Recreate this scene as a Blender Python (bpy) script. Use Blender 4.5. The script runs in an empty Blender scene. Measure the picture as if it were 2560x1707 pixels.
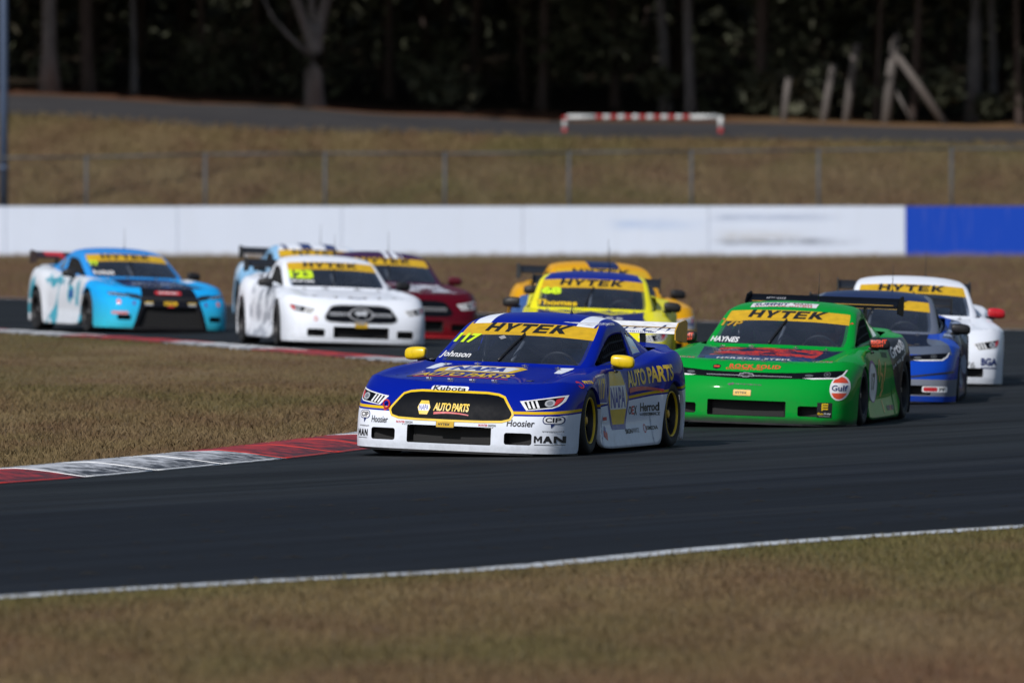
import bpy, bmesh, math, random
import numpy as np
from mathutils import Vector, Matrix, noise
from mathutils.bvhtree import BVHTree

R = math.radians
rng = random.Random(7)
nrng = np.random.default_rng(7)
S = bpy.context.scene
COL = S.collection

# ------------------------------------------------------------------ camera, sky, sun, exposure
CAM_H, F_PX = 2.7, 28444.0            # long telephoto beside the track
PITCH = math.atan((853.5 - 373.0) / F_PX)
cd = bpy.data.cameras.new('camera')
cd.lens, cd.sensor_width, cd.clip_end = 400, 36, 4000
cd.clip_start = 1.0
cd.dof.use_dof = True
cd.dof.focus_distance = 100.5
cd.dof.aperture_fstop = 3.8
cam = bpy.data.objects.new('camera', cd)
cam.location = (0, 0, CAM_H)
cam.rotation_euler = (math.pi / 2 - PITCH, 0, 0)
COL.objects.link(cam)
S.camera = cam

SUN_EL, SUN_AZ = 40.0, 30.0           # degrees; azimuth turned left of straight behind the camera
to_sun = Vector((-math.sin(R(SUN_AZ)) * math.cos(R(SUN_EL)), -math.cos(R(SUN_AZ)) * math.cos(R(SUN_EL)), math.sin(R(SUN_EL))))
W = bpy.data.worlds.new('World')
S.world = W
W.use_nodes = True
wn = W.node_tree
sky = wn.nodes.new('ShaderNodeTexSky')
sky.sky_type = 'NISHITA'
sky.sun_disc = False
sky.sun_elevation = R(SUN_EL)
sky.sun_rotation = R(180 + SUN_AZ)
sky.air_density, sky.dust_density, sky.ozone_density = 1.0, 1.0, 1.0
bg = wn.nodes['Background']
bg.inputs['Strength'].default_value = 0.062
wn.links.new(sky.outputs[0], bg.inputs['Color'])
sl = bpy.data.lights.new('sun', 'SUN')
sl.energy, sl.angle, sl.color = 3.35, R(0.6), (1.0, 0.97, 0.94)
so = bpy.data.objects.new('sun', sl)
so.rotation_euler = to_sun.to_track_quat('Z', 'Y').to_euler()
so.location = (0, 0, 60)
COL.objects.link(so)
vs = S.view_settings
vs.view_transform, vs.look, vs.gamma, vs.exposure, vs.use_curve_mapping = 'Standard', 'None', 1.0, 0.12, False
S.cycles.max_bounces = 8
S.cycles.transparent_max_bounces = 16
S.cycles.caustics_reflective = S.cycles.caustics_refractive = False
try:
    S.cycles.use_denoising = True
except Exception:
    pass


def gp(px, py, z=0.0):
    """pixel of the 2560 x 1707 photograph -> point on the level z (used to survey the place once)"""
    a, b = (px - 1280) / F_PX, -(py - 853.5) / F_PX
    c, s = math.cos(PITCH), math.sin(PITCH)
    d = Vector((a, c + b * s, -s + b * c))
    t = (z - CAM_H) / d.z
    return Vector((d.x * t, d.y * t, z))


# ------------------------------------------------------------------ small node language
class NB:
    def __init__(self, name, rough=0.5, metal=0.0, coat=0.0, spec=0.5):
        self.m = bpy.data.materials.new(name)
        self.m.use_nodes = True
        self.t = self.m.node_tree
        self.b = self.t.nodes['Principled BSDF']
        self.b.inputs['Roughness'].default_value = rough
        self.b.inputs['Metallic'].default_value = metal
        self.b.inputs['Coat Weight'].default_value = coat
        self.b.inputs['Coat Roughness'].default_value = 0.06
        self.b.inputs['Specular IOR Level'].default_value = spec
        self._c = None

    def link(self, a, sock):
        if isinstance(a, (int, float)):
            sock.default_value = a
        elif isinstance(a, (tuple, list)):
            sock.default_value = tuple(a) if len(sock.default_value) == len(a) else tuple(a) + (1.0,)
        else:
            self.t.links.new(a, sock)

    def coord(self, which='Object'):
        if self._c is None:
            self._c = self.t.nodes.new('ShaderNodeTexCoord')
        return self._c.outputs[which]

    def xyz(self, v=None):
        n = self.t.nodes.new('ShaderNodeSeparateXYZ')
        self.link(v if v is not None else self.coord(), n.inputs[0])
        return n.outputs[0], n.outputs[1], n.outputs[2]

    def vec(self, x, y, z):
        n = self.t.nodes.new('ShaderNodeCombineXYZ')
        for i, v in enumerate((x, y, z)):
            self.link(v, n.inputs[i])
        return n.outputs[0]

    def math(self, op, a, b=0.0):
        n = self.t.nodes.new('ShaderNodeMath')
        n.operation = op
        self.link(a, n.inputs[0])
        self.link(b, n.inputs[1])
        return n.outputs[0]

    def add(self, a, b): return self.math('ADD', a, b)
    def sub(self, a, b): return self.math('SUBTRACT', a, b)
    def mul(self, a, b): return self.math('MULTIPLY', a, b)
    def gt(self, a, b): return self.math('GREATER_THAN', a, b)
    def lt(self, a, b): return self.math('LESS_THAN', a, b)
    def abs(self, a): return self.math('ABSOLUTE', a)
    def both(self, *a):
        r = a[0]
        for q in a[1:]:
            r = self.mul(r, q)
        return r

    def ramp(self, v, lo, hi, a=0.0, b=1.0):
        n = self.t.nodes.new('ShaderNodeMapRange')
        self.link(v, n.inputs['Value'])
        for k, q in (('From Min', lo), ('From Max', hi), ('To Min', a), ('To Max', b)):
            self.link(q, n.inputs[k])
        return n.outputs[0]

    def scale(self, v, s):
        n = self.t.nodes.new('ShaderNodeVectorMath')
        n.operation = 'MULTIPLY'
        self.link(v, n.inputs[0])
        self.link(s, n.inputs[1])
        return n.outputs[0]

    def noise(self, scale, detail=4.0, vec=None, rough=0.55):
        n = self.t.nodes.new('ShaderNodeTexNoise')
        n.inputs['Scale'].default_value = scale
        n.inputs['Detail'].default_value = detail
        n.inputs['Roughness'].default_value = rough
        self.link(vec if vec is not None else self.coord(), n.inputs['Vector'])
        return n.outputs[0]

    def mix(self, f, a, b):
        n = self.t.nodes.new('ShaderNodeMix')
        n.data_type = 'RGBA'
        self.link(f, n.inputs[0])
        self.link(a if not isinstance(a, tuple) else a + (1.0,) * (4 - len(a)), n.inputs[6])
        self.link(b if not isinstance(b, tuple) else b + (1.0,) * (4 - len(b)), n.inputs[7])
        return n.outputs[2]

    def island(self):
        return self.t.nodes.new('ShaderNodeNewGeometry').outputs['Random Per Island']

    def bump(self, h, strength=0.3, dist=0.01):
        n = self.t.nodes.new('ShaderNodeBump')
        n.inputs['Strength'].default_value = strength
        n.inputs['Distance'].default_value = dist
        self.link(h, n.inputs['Height'])
        self.t.links.new(n.outputs[0], self.b.inputs['Normal'])

    def color(self, c):
        self.link(c, self.b.inputs['Base Color'])
        return self.m

    def rough(self, r):
        self.link(r, self.b.inputs['Roughness'])


_mc = {}


def plain(name, col, rough=0.45, metal=0.0, coat=0.0, vary=0.12, scale=14.0):
    """a single colour with a little uneven wear"""
    key = (name, col, rough, metal, coat)
    if key in _mc:
        return _mc[key]
    n = NB(name, rough, metal, coat)
    f = n.noise(scale, 5)
    d = tuple(max(0.0, c * (1 - vary)) for c in col)
    l = tuple(min(1.0, c * (1 + vary)) for c in col)
    n.color(n.mix(n.ramp(f, 0.3, 0.7), d, l))
    n.rough(n.ramp(f, 0.3, 0.7, max(0.02, rough - 0.06), min(1, rough + 0.08)))
    _mc[key] = n.m
    return n.m


def glass_mat(name, tint, refl=1.0, film=0.036):
    m = bpy.data.materials.new(name)
    m.use_nodes = True
    t = m.node_tree
    t.nodes.remove(t.nodes['Principled BSDF'])
    tr = t.nodes.new('ShaderNodeBsdfTransparent')
    tr.inputs[0].default_value = tint + (1,)
    gl = t.nodes.new('ShaderNodeBsdfGlossy')
    gl.inputs['Roughness'].default_value = 0.04
    gl.inputs['Color'].default_value = (refl, refl, refl, 1)
    fr = t.nodes.new('ShaderNodeFresnel')
    fr.inputs[0].default_value = 1.45
    tc = t.nodes.new('ShaderNodeTexCoord')
    no = t.nodes.new('ShaderNodeTexNoise')
    no.inputs['Scale'].default_value = 5.0
    bp = t.nodes.new('ShaderNodeBump')
    bp.inputs['Strength'].default_value = 0.03
    bp.inputs['Distance'].default_value = 0.02
    t.links.new(tc.outputs['Object'], no.inputs['Vector'])
    t.links.new(no.outputs[0], bp.inputs['Height'])
    t.links.new(bp.outputs[0], gl.inputs['Normal'])
    mx = t.nodes.new('ShaderNodeMixShader')
    fm = t.nodes.new('ShaderNodeMath')            # the pane has two reflecting faces
    fm.operation = 'MULTIPLY'
    fm.use_clamp = True
    fm.inputs[1].default_value = 1.9
    t.links.new(fr.outputs[0], fm.inputs[0])
    t.links.new(fm.outputs[0], mx.inputs[0])
    t.links.new(tr.outputs[0], mx.inputs[1])
    t.links.new(gl.outputs[0], mx.inputs[2])
    # a thin film of pale blue, painting in the veil of reflected sky
    df = t.nodes.new('ShaderNodeBsdfDiffuse')
    df.inputs[0].default_value = (0.38, 0.43, 0.56, 1)
    n2 = t.nodes.new('ShaderNodeTexNoise')
    n2.inputs['Scale'].default_value = 2.6
    n2.inputs['Detail'].default_value = 5
    mr = t.nodes.new('ShaderNodeMapRange')
    for k_, q_ in (('From Min', .3), ('From Max', .7), ('To Min', film * .55), ('To Max', film * 1.45)):
        mr.inputs[k_].default_value = q_
    t.links.new(tc.outputs['Object'], n2.inputs['Vector'])
    t.links.new(n2.outputs[0], mr.inputs['Value'])
    m2 = t.nodes.new('ShaderNodeMixShader')
    t.links.new(mr.outputs[0], m2.inputs[0])
    t.links.new(mx.outputs[0], m2.inputs[1])
    t.links.new(df.outputs[0], m2.inputs[2])
    t.links.new(m2.outputs[0], t.nodes['Material Output'].inputs[0])
    return m


# ------------------------------------------------------------------ object helpers
def link(name, me, mat=None, parent=None, smooth=None):
    if smooth is not None and len(me.polygons):
        me.polygons.foreach_set('use_smooth', [smooth] * len(me.polygons))
    o = bpy.data.objects.new(name, me)
    COL.objects.link(o)
    if mat is not None:
        if not me.materials:
            me.materials.append(None)
        o.material_slots[0].link = 'OBJECT'
        o.material_slots[0].material = mat
    if parent is not None:
        o.parent = parent
    return o


def empty(name, loc=(0, 0, 0), rz=0.0):
    o = bpy.data.objects.new(name, None)
    o.empty_display_size = 0.3
    o.location, o.rotation_euler = loc, (0, 0, rz)
    COL.objects.link(o)
    return o


def tag(o, label=None, cat=None, group=None, kind=None):
    for k, v in (('label', label), ('category', cat), ('group', group), ('kind', kind)):
        if v:
            o[k] = v
    return o


def bm_mesh(bm, name='mesh', smooth=False):
    me = bpy.data.meshes.new(name)
    bm.to_mesh(me)
    bm.free()
    if smooth:
        me.polygons.foreach_set('use_smooth', [True] * len(me.polygons))
    return me


def pydata(verts, faces, name='mesh', smooth=False):
    me = bpy.data.meshes.new(name)
    me.from_pydata(verts, [], faces)
    me.update()
    if smooth:
        me.polygons.foreach_set('use_smooth', [True] * len(me.polygons))
    return me


def tris_np(verts, faces, name='mesh', smooth=False):
    """verts (n,3), faces (m,k) arrays -> mesh, quickly"""
    me = bpy.data.meshes.new(name)
    k = faces.shape[1]
    me.vertices.add(len(verts))
    me.vertices.foreach_set('co', np.ascontiguousarray(verts, dtype=np.float32).ravel())
    me.loops.add(faces.size)
    me.loops.foreach_set('vertex_index', np.ascontiguousarray(faces, dtype=np.int32).ravel())
    me.polygons.add(len(faces))
    me.polygons.foreach_set('loop_start', np.arange(0, faces.size, k, dtype=np.int32))
    me.polygons.foreach_set('use_smooth', np.full(len(faces), smooth, dtype=bool))
    me.update(calc_edges=True)
    me.validate()
    return me


class MB:
    """collects boxes, tubes, lathes in one mesh"""
    def __init__(self):
        self.v, self.f, self.sm = [], [], []

    def box(self, c, s, rot=None, taper=1.0):
        x, y, z = (q / 2 for q in s)
        b = len(self.v)
        for dz in (-1, 1):
            k = taper if dz > 0 else 1.0
            for dx, dy in ((-1, -1), (1, -1), (1, 1), (-1, 1)):
                p = Vector((dx * x * k, dy * y * k, dz * z))
                if rot is not None:
                    p = rot @ p
                self.v.append(p + Vector(c))
        for q in ((0, 3, 2, 1), (4, 5, 6, 7), (0, 1, 5, 4), (1, 2, 6, 5), (2, 3, 7, 6), (3, 0, 4, 7)):
            self.f.append(tuple(b + i for i in q))
        return self

    def tube(self, pts, r, n=8, cap=True):
        pts = [Vector(p) for p in pts]
        rs = r if isinstance(r, (list, tuple)) else [r] * len(pts)
        b = len(self.v)
        up = Vector((0, 0, 1))
        for i, p in enumerate(pts):
            t = (pts[min(i + 1, len(pts) - 1)] - pts[max(i - 1, 0)]).normalized()
            a = t.cross(up)
            if a.length < 1e-3:
                a = t.cross(Vector((1, 0, 0)))
            a.normalize()
            c = a.cross(t)
            for k in range(n):
                th = 2 * math.pi * k / n
                self.v.append(p + (a * math.cos(th) + c * math.sin(th)) * rs[i])
        for i in range(len(pts) - 1):
            for k in range(n):
                k2 = (k + 1) % n
                self.f.append((b + i * n + k, b + i * n + k2, b + (i + 1) * n + k2, b + (i + 1) * n + k))
        if cap:
            self.f.append(tuple(b + k for k in reversed(range(n))))
            self.f.append(tuple(b + (len(pts) - 1) * n + k for k in range(n)))
        return self

    def lathe_x(self, prof, n=32, c=(0, 0, 0), close=False):
        """profile of (x, radius) turned about the x axis"""
        b = len(self.v)
        m = len(prof)
        for k in range(n):
            th = 2 * math.pi * k / n
            for x, r in prof:
                self.v.append(Vector((c[0] + x, c[1] + r * math.cos(th), c[2] + r * math.sin(th))))
        for k in range(n):
            k2 = (k + 1) % n
            for i in range(m - 1 + (1 if close else 0)):
                i2 = (i + 1) % m
                self.f.append((b + k * m + i, b + k * m + i2, b + k2 * m + i2, b + k2 * m + i))
        return self

    def mesh(self, name='mesh', smooth=False):
        me = pydata([tuple(v) for v in self.v], self.f, name, smooth)
        bm = bmesh.new()
        bm.from_mesh(me)
        bmesh.ops.recalc_face_normals(bm, faces=bm.faces)
        bm.to_mesh(me)
        bm.free()
        return me


def subsurf(me, levels, smooth=True):
    o = bpy.data.objects.new('tmp', me)
    COL.objects.link(o)
    md = o.modifiers.new('s', 'SUBSURF')
    md.levels = md.render_levels = levels
    dg = bpy.context.evaluated_depsgraph_get()
    dg.update()
    out = bpy.data.meshes.new_from_object(o.evaluated_get(dg))
    bpy.data.objects.remove(o)
    out.polygons.foreach_set('use_smooth', [smooth] * len(out.polygons))
    return out


def bevel_mesh(me, width=0.01, seg=2):
    bm = bmesh.new()
    bm.from_mesh(me)
    bmesh.ops.bevel(bm, geom=list(bm.edges), offset=width, segments=seg, affect='EDGES', profile=0.6)
    bm.to_mesh(me)
    bm.free()
    return me


def fbm(x, y, s):
    return noise.fractal(Vector((x * s, y * s, 3.1)), 0.9, 2.0, 4)


# ================================================================== THE SETTING
def lerp_tab(tab, x):
    if x <= tab[0][0]:
        return tab[0][1]
    for (a, va), (b, vb) in zip(tab, tab[1:]):
        if x <= b:
            k = (x - a) / (b - a)
            k = k * k * (3 - 2 * k)
            return va + (vb - va) * k
    return tab[-1][1]


LOW = [(-40, 4.0), (-14, 3.67), (-5, 3.22), (4, 2.98), (14, 2.84), (40, 2.7)]       # lower edge of the road on the bank
TOP = [(-40, 4.6), (-14, 4.20), (-8, 3.92), (-2.3, 3.60), (1.5, 3.44), (6, 3.42), (14, 3.24), (40, 3.1)]
Y_WALL, Y_BANK, Y_LOW, Y_TOP = 288.0, 289.2, 312.0, 319.0


def ground_z(x, y):
    if y < Y_BANK:
        return 0.0
    lo, to = lerp_tab(LOW, x), lerp_tab(TOP, x)
    if y < Y_LOW:
        k = (y - Y_BANK) / (Y_LOW - Y_BANK)
        return 0.5 * min(1, k * 12) + (lo - 0.5) * (k ** 0.85) + 0.09 * fbm(x, y, 0.25) * min(1, k * 4) * min(1, (1 - k) * 4)
    if y < Y_TOP:
        return lo + (to - lo) * (y - Y_LOW) / (Y_TOP - Y_LOW)
    z = to + 0.10 * min(1, (y - Y_TOP) / 1.2)
    z += 0.07 * fbm(x, y, 0.3) * min(1, (y - Y_TOP) / 2)
    if y > 322:
        z += min(5.0, (y - 322) * 0.05)
    return z


xs = np.concatenate([[-900, -400, -150, -80, -45], np.arange(-32, 32.1, 0.8), [45, 80, 150, 400, 900]])
ys = np.concatenate([[-30, 0, 20, 40, 50], np.arange(56, 286, 4.0), [287, 288, 288.6, 289.2, 289.6, 290.2, 291, 292],
                     np.arange(293, 330, 0.75), np.arange(331, 430, 5), [460, 520, 700, 1000, 1600, 2600]])
gv = np.array([(x, y, ground_z(x, y)) for y in ys for x in xs])
nx = len(xs)
gf = np.array([(j * nx + i, j * nx + i + 1, (j + 1) * nx + i + 1, (j + 1) * nx + i) for j in range(len(ys) - 1) for i in range(nx - 1)])

DRY = (0.158, 0.116, 0.056)
BROWN = (0.130, 0.082, 0.045)
GREENISH = (0.100, 0.090, 0.033)
STRAW = (0.20, 0.15, 0.082)


def grass_color(n, per_blade=None):
    p = n.coord()
    a = n.noise(0.22, 4, n.scale(p, (1.0, 0.35, 1.0)))
    b = n.noise(0.9, 5, n.scale(p, (1.0, 0.22, 1.0)))
    c = n.noise(9.0, 3, p)
    col = n.mix(n.ramp(b, 0.38, 0.62), BROWN, DRY)
    col = n.mix(n.ramp(a, 0.48, 0.62, 0, .8), col, GREENISH)
    col = n.mix(n.mul(n.ramp(c, 0.52, 0.75), 0.55), col, STRAW)
    col = n.mix(n.ramp(n.noise(0.30, 4, n.scale(p, (1.0, 0.30, 1.0)), .6), 0.52, 0.66, 0, .6), col, STRAW)
    rd = n.noise(0.55, 3, n.scale(p, (1.0, 0.4, 1.0)))
    col = n.mix(n.ramp(rd, 0.54, 0.70, 0, .30), col, (0.150, 0.076, 0.050))
    gx_, gy_, _ = n.xyz(p)
    qd = n.add(n.mul(n.add(gx_, 3.07), -.885), n.mul(n.sub(gy_, 68.3), .465))
    qd = n.add(qd, n.mul(n.sub(rd, .5), 1.6))
    verge = n.mul(n.ramp(qd, -1.5, -.3), n.lt(qd, 1.5))
    col = n.mix(n.mul(verge, .65), col, (0.100, 0.100, 0.030))        # greener strip along the track edge
    col = n.mix(n.ramp(qd, -9.5, -7.0, .55, 0), col, (0.150, 0.074, 0.050))    # bare reddish soil further out
    if per_blade is not None:
        col = n.mix(n.ramp(per_blade, 0.6, 1.0, 0, 0.5), col, STRAW)
        col = n.mix(n.ramp(per_blade, 0.0, 0.3, 0.45, 0), col, (0.075, 0.052, 0.03))
    return col


g = NB('dry_grass_ground', 0.95, spec=0.15)
_, gy, _ = g.xyz()
gcol = grass_color(g)
# red brown dirt strip between the far track edge and the barrier wall
dirt = g.mix(g.ramp(g.noise(1.1, 5, g.scale(g.coord(), (1, 0.25, 1))), 0.3, 0.7), (0.120, 0.066, 0.038), (0.150, 0.088, 0.052))
dirt = g.mix(g.ramp(g.noise(0.35, 4, g.scale(g.coord(), (1, 0.4, 1))), 0.5, 0.66, 0, 0.7), dirt, (0.095, 0.073, 0.036))
gcol = g.mix(g.mul(g.ramp(gy, 166, 178), g.ramp(gy, 268, 282, 1, 0)), gcol, dirt)
# red leaf litter and dark forest floor beyond the bank
gcol = g.mix(g.ramp(gy, 319.0, 319.6), gcol, (0.105, 0.048, 0.028))
gxx, _, _ = g.xyz()
gcol = g.mix(g.both(g.ramp(gy, 319.0, 319.6), g.ramp(gxx, 5.5, 7.0)), gcol, (0.165, 0.098, 0.050))
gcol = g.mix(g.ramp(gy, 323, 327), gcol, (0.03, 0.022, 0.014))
g.bump(g.noise(14, 4), 0.5, 0.05)
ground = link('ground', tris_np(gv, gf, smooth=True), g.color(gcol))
tag(ground, kind='structure')


def strip(edge_a, edge_b, z, name, mat, zfun=None, cut=1):
    """sheet between two polylines with the same number of points"""
    v, f = [], []
    for a, b in zip(edge_a, edge_b):
        for k in range(cut + 1):
            t = k / cut
            x, y = a[0] + (b[0] - a[0]) * t, a[1] + (b[1] - a[1]) * t
            v.append((x, y, (zfun(x, y) if zfun else 0) + z))
    m = cut + 1
    for i in range(len(edge_a) - 1):
        for k in range(cut):
            f.append((i * m + k, i * m + k + 1, (i + 1) * m + k + 1, (i + 1) * m + k))
    o = link(name, pydata(v, f, smooth=True), mat)
    bm = bmesh.new()
    bm.from_mesh(o.data)
    bmesh.ops.recalc_face_normals(bm, faces=bm.faces)
    if bm.faces and sum(q.normal.z for q in bm.faces) < 0:
        bmesh.ops.reverse_faces(bm, faces=bm.faces)
    bm.to_mesh(o.data)
    bm.free()
    return o


def spline(pts, n=12):
    """Catmull-Rom through 2-D points"""
    P = [Vector((p[0], p[1])) for p in pts]
    P = [2 * P[0] - P[1]] + P + [2 * P[-1] - P[-2]]
    out = []
    for i in range(1, len(P) - 2):
        a, b, c, d = P[i - 1:i + 3]
        for k in range(n):
            t = k / n
            out.append(0.5 * ((2 * b) + (c - a) * t + (2 * a - 5 * b + 4 * c - d) * t * t + (3 * b - a - 3 * c + d) * t ** 3))
    out.append(P[-2])
    return out


def resample(pts, step):
    out, acc = [pts[0]], 0.0
    for a, b in zip(pts, pts[1:]):
        L = (b - a).length
        t = step - acc
        while t <= L:
            out.append(a + (b - a) * (t / L))
            t += step
        acc = (acc + L) % step if L else acc
    return out


# surveyed lines (metres): edge of the infield, outer edges of the track
p_near = [gp(x, y) for x, y in ((-1500, 1330), (-700, 1262), (0, 1211), (217, 1195), (404, 1178), (565, 1163), (718, 1148), (923, 1124))]
p_far = [gp(x, y) for x, y in ((1000, 897), (731, 875), (480, 856), (140, 835), (0, 826), (-500, 795))]
apex = [(-0.1, 108.5), (0.85, 116), (1.15, 124), (0.75, 133), (-0.2, 141)]
inner = spline([(p.x, p.y) for p in p_near] + apex + [(p.x, p.y) for p in p_far], 14)
line_px = ((-900, 1562), (0, 1498), (637, 1459), (1280, 1423), (1920, 1364), (2560, 1320), (3400, 1268))
outer_near = spline([(p.x, p.y) for p in (gp(*q) for q in line_px)], 10)
outer_near += spline([outer_near[-1], (9.5, 106), (12.5, 122), (13.6, 138), (12.4, 156), (9.6, 166), (7.3, 170.5), (3.5, 177), (-0.5, 187), (-9.2, 206), (-19, 222)], 10)[1:]

# asphalt: one sheet, the polygon enclosed by the outer line, the infield lies on top of it
asp = NB('asphalt', 0.78, spec=0.17)
ax, ay, az = asp.xyz()
along = asp.sub(asp.mul(ax, math.cos(R(24))), asp.mul(ay, math.sin(R(24))))
across_v = asp.vec(along, asp.mul(asp.add(asp.mul(ay, math.cos(R(24))), asp.mul(ax, math.sin(R(24)))), 0.045), 0.0)
st = asp.noise(2.2, 6, across_v, 0.6)
st2 = asp.noise(0.42, 3, across_v)
fine = asp.noise(60, 3)
q_ = asp.add(asp.mul(asp.add(ax, 3.07), -.885), asp.mul(asp.sub(ay, 68.3), .465))        # metres in from the outer edge line
qn = asp.add(q_, asp.mul(asp.sub(st2, .5), 3.0))
light = asp.mix(asp.ramp(st, 0.3, 0.72), (0.0105, 0.0125, 0.0145), (0.0200, 0.0230, 0.0255))
dark = asp.mix(asp.ramp(st, 0.3, 0.72), (0.0042, 0.0052, 0.0086), (0.0080, 0.0096, 0.0148))
acol = asp.mix(asp.ramp(qn, 7.4, 10.2), dark, light)
band = asp.noise(1.0, 4, asp.vec(asp.mul(q_, 1.3), asp.mul(asp.add(asp.mul(ax, .465), asp.mul(ay, .885)), 0.03), 0.0), 0.6)
acol = asp.mix(asp.ramp(band, .48, .66, 0, .8), acol, (0.0048, 0.0054, 0.0072))
marks = asp.noise(1.0, 3, asp.vec(asp.mul(q_, 4.5), asp.mul(asp.add(asp.mul(ax, .465), asp.mul(ay, .885)), 0.022), 3.7), 0.5)
acol = asp.mix(asp.ramp(marks, .60, .68, 0, .75), acol, (0.0042, 0.0046, 0.0058))
acol = asp.mix(asp.ramp(band, .36, .46, .35, 0), acol, (0.024, 0.0265, 0.030))
acol = asp.mix(asp.ramp(fine, 0.62, 0.8, 0, 0.5), acol, (0.04, 0.04, 0.04))
spots = asp.noise(3.2, 2, asp.scale(asp.coord(), (1.6, 0.5, 1)), 0.4)
acol = asp.mix(asp.ramp(spots, 0.69, 0.72, 0, 0.85), acol, (0.009, 0.009, 0.010))
asp.bump(fine, 0.35, 0.006)
asp.rough(asp.ramp(st, 0.3, 0.7, 0.86, 0.68))
asp.color(acol)
bm = bmesh.new()
loop = list(outer_near) + [Vector((-60, 260)), Vector((-60, 40))]
bmv = [bm.verts.new((p.x, p.y, 0.004)) for p in loop]
fc = bm.faces.new(bmv)
if fc.normal.z < 0:
    fc.normal_flip()
bm.normal_update()
bmesh.ops.triangulate(bm, faces=bm.faces)
bmesh.ops.recalc_face_normals(bm, faces=bm.faces)
if sum(f_.normal.z for f_ in bm.faces) < 0:
    bmesh.ops.reverse_faces(bm, faces=bm.faces)
track = link('race_track', bm_mesh(bm), asp.m)
tag(track, kind='structure')


def offset(pts, d):
    out = []
    for i, p in enumerate(pts):
        t = (pts[min(i + 1, len(pts) - 1)] - pts[max(i - 1, 0)]).normalized()
        out.append(Vector((p.x - t.y * d, p.y + t.x * d)))
    return out


# rubber crumbs swept to the outside of the corner
cv, cf = [], []
for k in range(420):
    t_ = rng.uniform(-9, 22)
    q0 = rng.uniform(0.6, 7.0)
    x_, y_ = -3.07 + .465 * t_ - .885 * q0, 68.3 + .885 * t_ + .465 * q0
    r_ = rng.uniform(.014, .046) * (1.6 if rng.random() < .12 else 1)
    a_ = rng.uniform(0, 3.14)
    b = len(cv)
    for kk in range(6):
        th = kk * math.pi / 3
        u_, w_ = r_ * 1.7 * math.cos(th) * rng.uniform(.7, 1.2), r_ * math.sin(th) * rng.uniform(.7, 1.2)
        cv.append((x_ + u_ * math.cos(a_) - w_ * math.sin(a_), y_ + u_ * math.sin(a_) + w_ * math.cos(a_), .005))
    cv.append((x_, y_, r_ * .25 + .005))
    cf += [(b + kk, b + (kk + 1) % 6, b + 6) for kk in range(6)]
tag(link('rubber_crumbs', pydata(cv, cf), plain('tyre_crumbs', (.0016, .0016, .0018), .95)), kind='stuff')

# painted white edge lines
wl = NB('worn_white_paint', 0.75)
wn1 = wl.noise(7, 6, rough=0.7)
wl.color(wl.mix(wl.ramp(wn1, 0.40, 0.52), (0.10, 0.105, 0.11), (0.62, 0.66, 0.70)))
ln = outer_near[:len(line_px) * 10 - 9]
near_line = strip(offset(ln, -0.02), offset(ln, 0.25), 0.008, 'edge_line', wl.m)
tag(near_line, kind='structure')
fl = outer_near[len(line_px) * 10 - 9:]
far_line = strip(offset(fl, 0.05), offset(fl, 0.2), 0.008, 'edge_line', wl.m)
tag(far_line, kind='structure')

# infield: a low grass mound inside the kerb
KERB_W = 0.95
grass_edge = offset(inner, KERB_W)
bm = bmesh.new()
lp = list(grass_edge) + [Vector((-70, 200)), Vector((-70, 60))]
bmv = [bm.verts.new((p.x, p.y, 0.02)) for p in lp]
bm.faces.new(bmv)
bm.normal_update()
bmesh.ops.triangulate(bm, faces=bm.faces)
if sum(f_.normal.z for f_ in bm.faces) < 0:
    bmesh.ops.reverse_faces(bm, faces=bm.faces)
gi = NB('infield_grass_ground', 0.95, spec=0.15)
gi.bump(gi.noise(14, 4), 0.5, 0.05)
tag(link('infield_ground', bm_mesh(bm), gi.color(grass_color(gi))), kind='structure')

# kerb: real sloping blocks, red and white by turns, rubbered on the track side
def kerb_mat(name, col, dark):
    n = NB(name, 0.6)
    a = n.noise(5.0, 7, n.scale(n.coord(), (1, 0.7, 1)), 0.72)
    x, y, z = n.xyz()
    low = n.ramp(z, 0.012, 0.080, 0.16, -0.04)
    f = n.ramp(n.sub(a, low), 0.36, 0.56)
    n.bump(a, 0.3, 0.01)
    return n.color(n.mix(f, dark, col))


K_RED = kerb_mat('red_kerb_paint', (0.40, 0.020, 0.022), (0.050, 0.013, 0.018))
K_WHITE = kerb_mat('white_kerb_paint', (0.58, 0.60, 0.64), (0.030, 0.033, 0.040))
K_LINE = {0: plain('fresh_red_paint', (0.55, 0.035, 0.025), 0.5), 1: plain('fresh_white_paint', (0.78, 0.79, 0.8), 0.5)}
kerb = empty('kerb', (0, 0, 0))
tag(kerb, 'red and white striped concrete kerb with black tyre marks round the infield grass', 'kerb')
path = resample(inner, 0.13)
s0 = (0.5, 0.94, -0.30)   # unused
PROF = [(0.0, 0.008), (0.09, 0.020), (0.34, 0.052), (0.50, 0.068), (0.62, 0.076), (KERB_W + 0.03, 0.062), (KERB_W + 0.045, 0.0)]
def kerb_pt(i, d):
    p = path[i]
    t = (path[min(i + 1, len(path) - 1)] - path[max(i - 1, 0)]).normalized()
    return p.x - t.y * d, p.y + t.x * d
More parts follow.
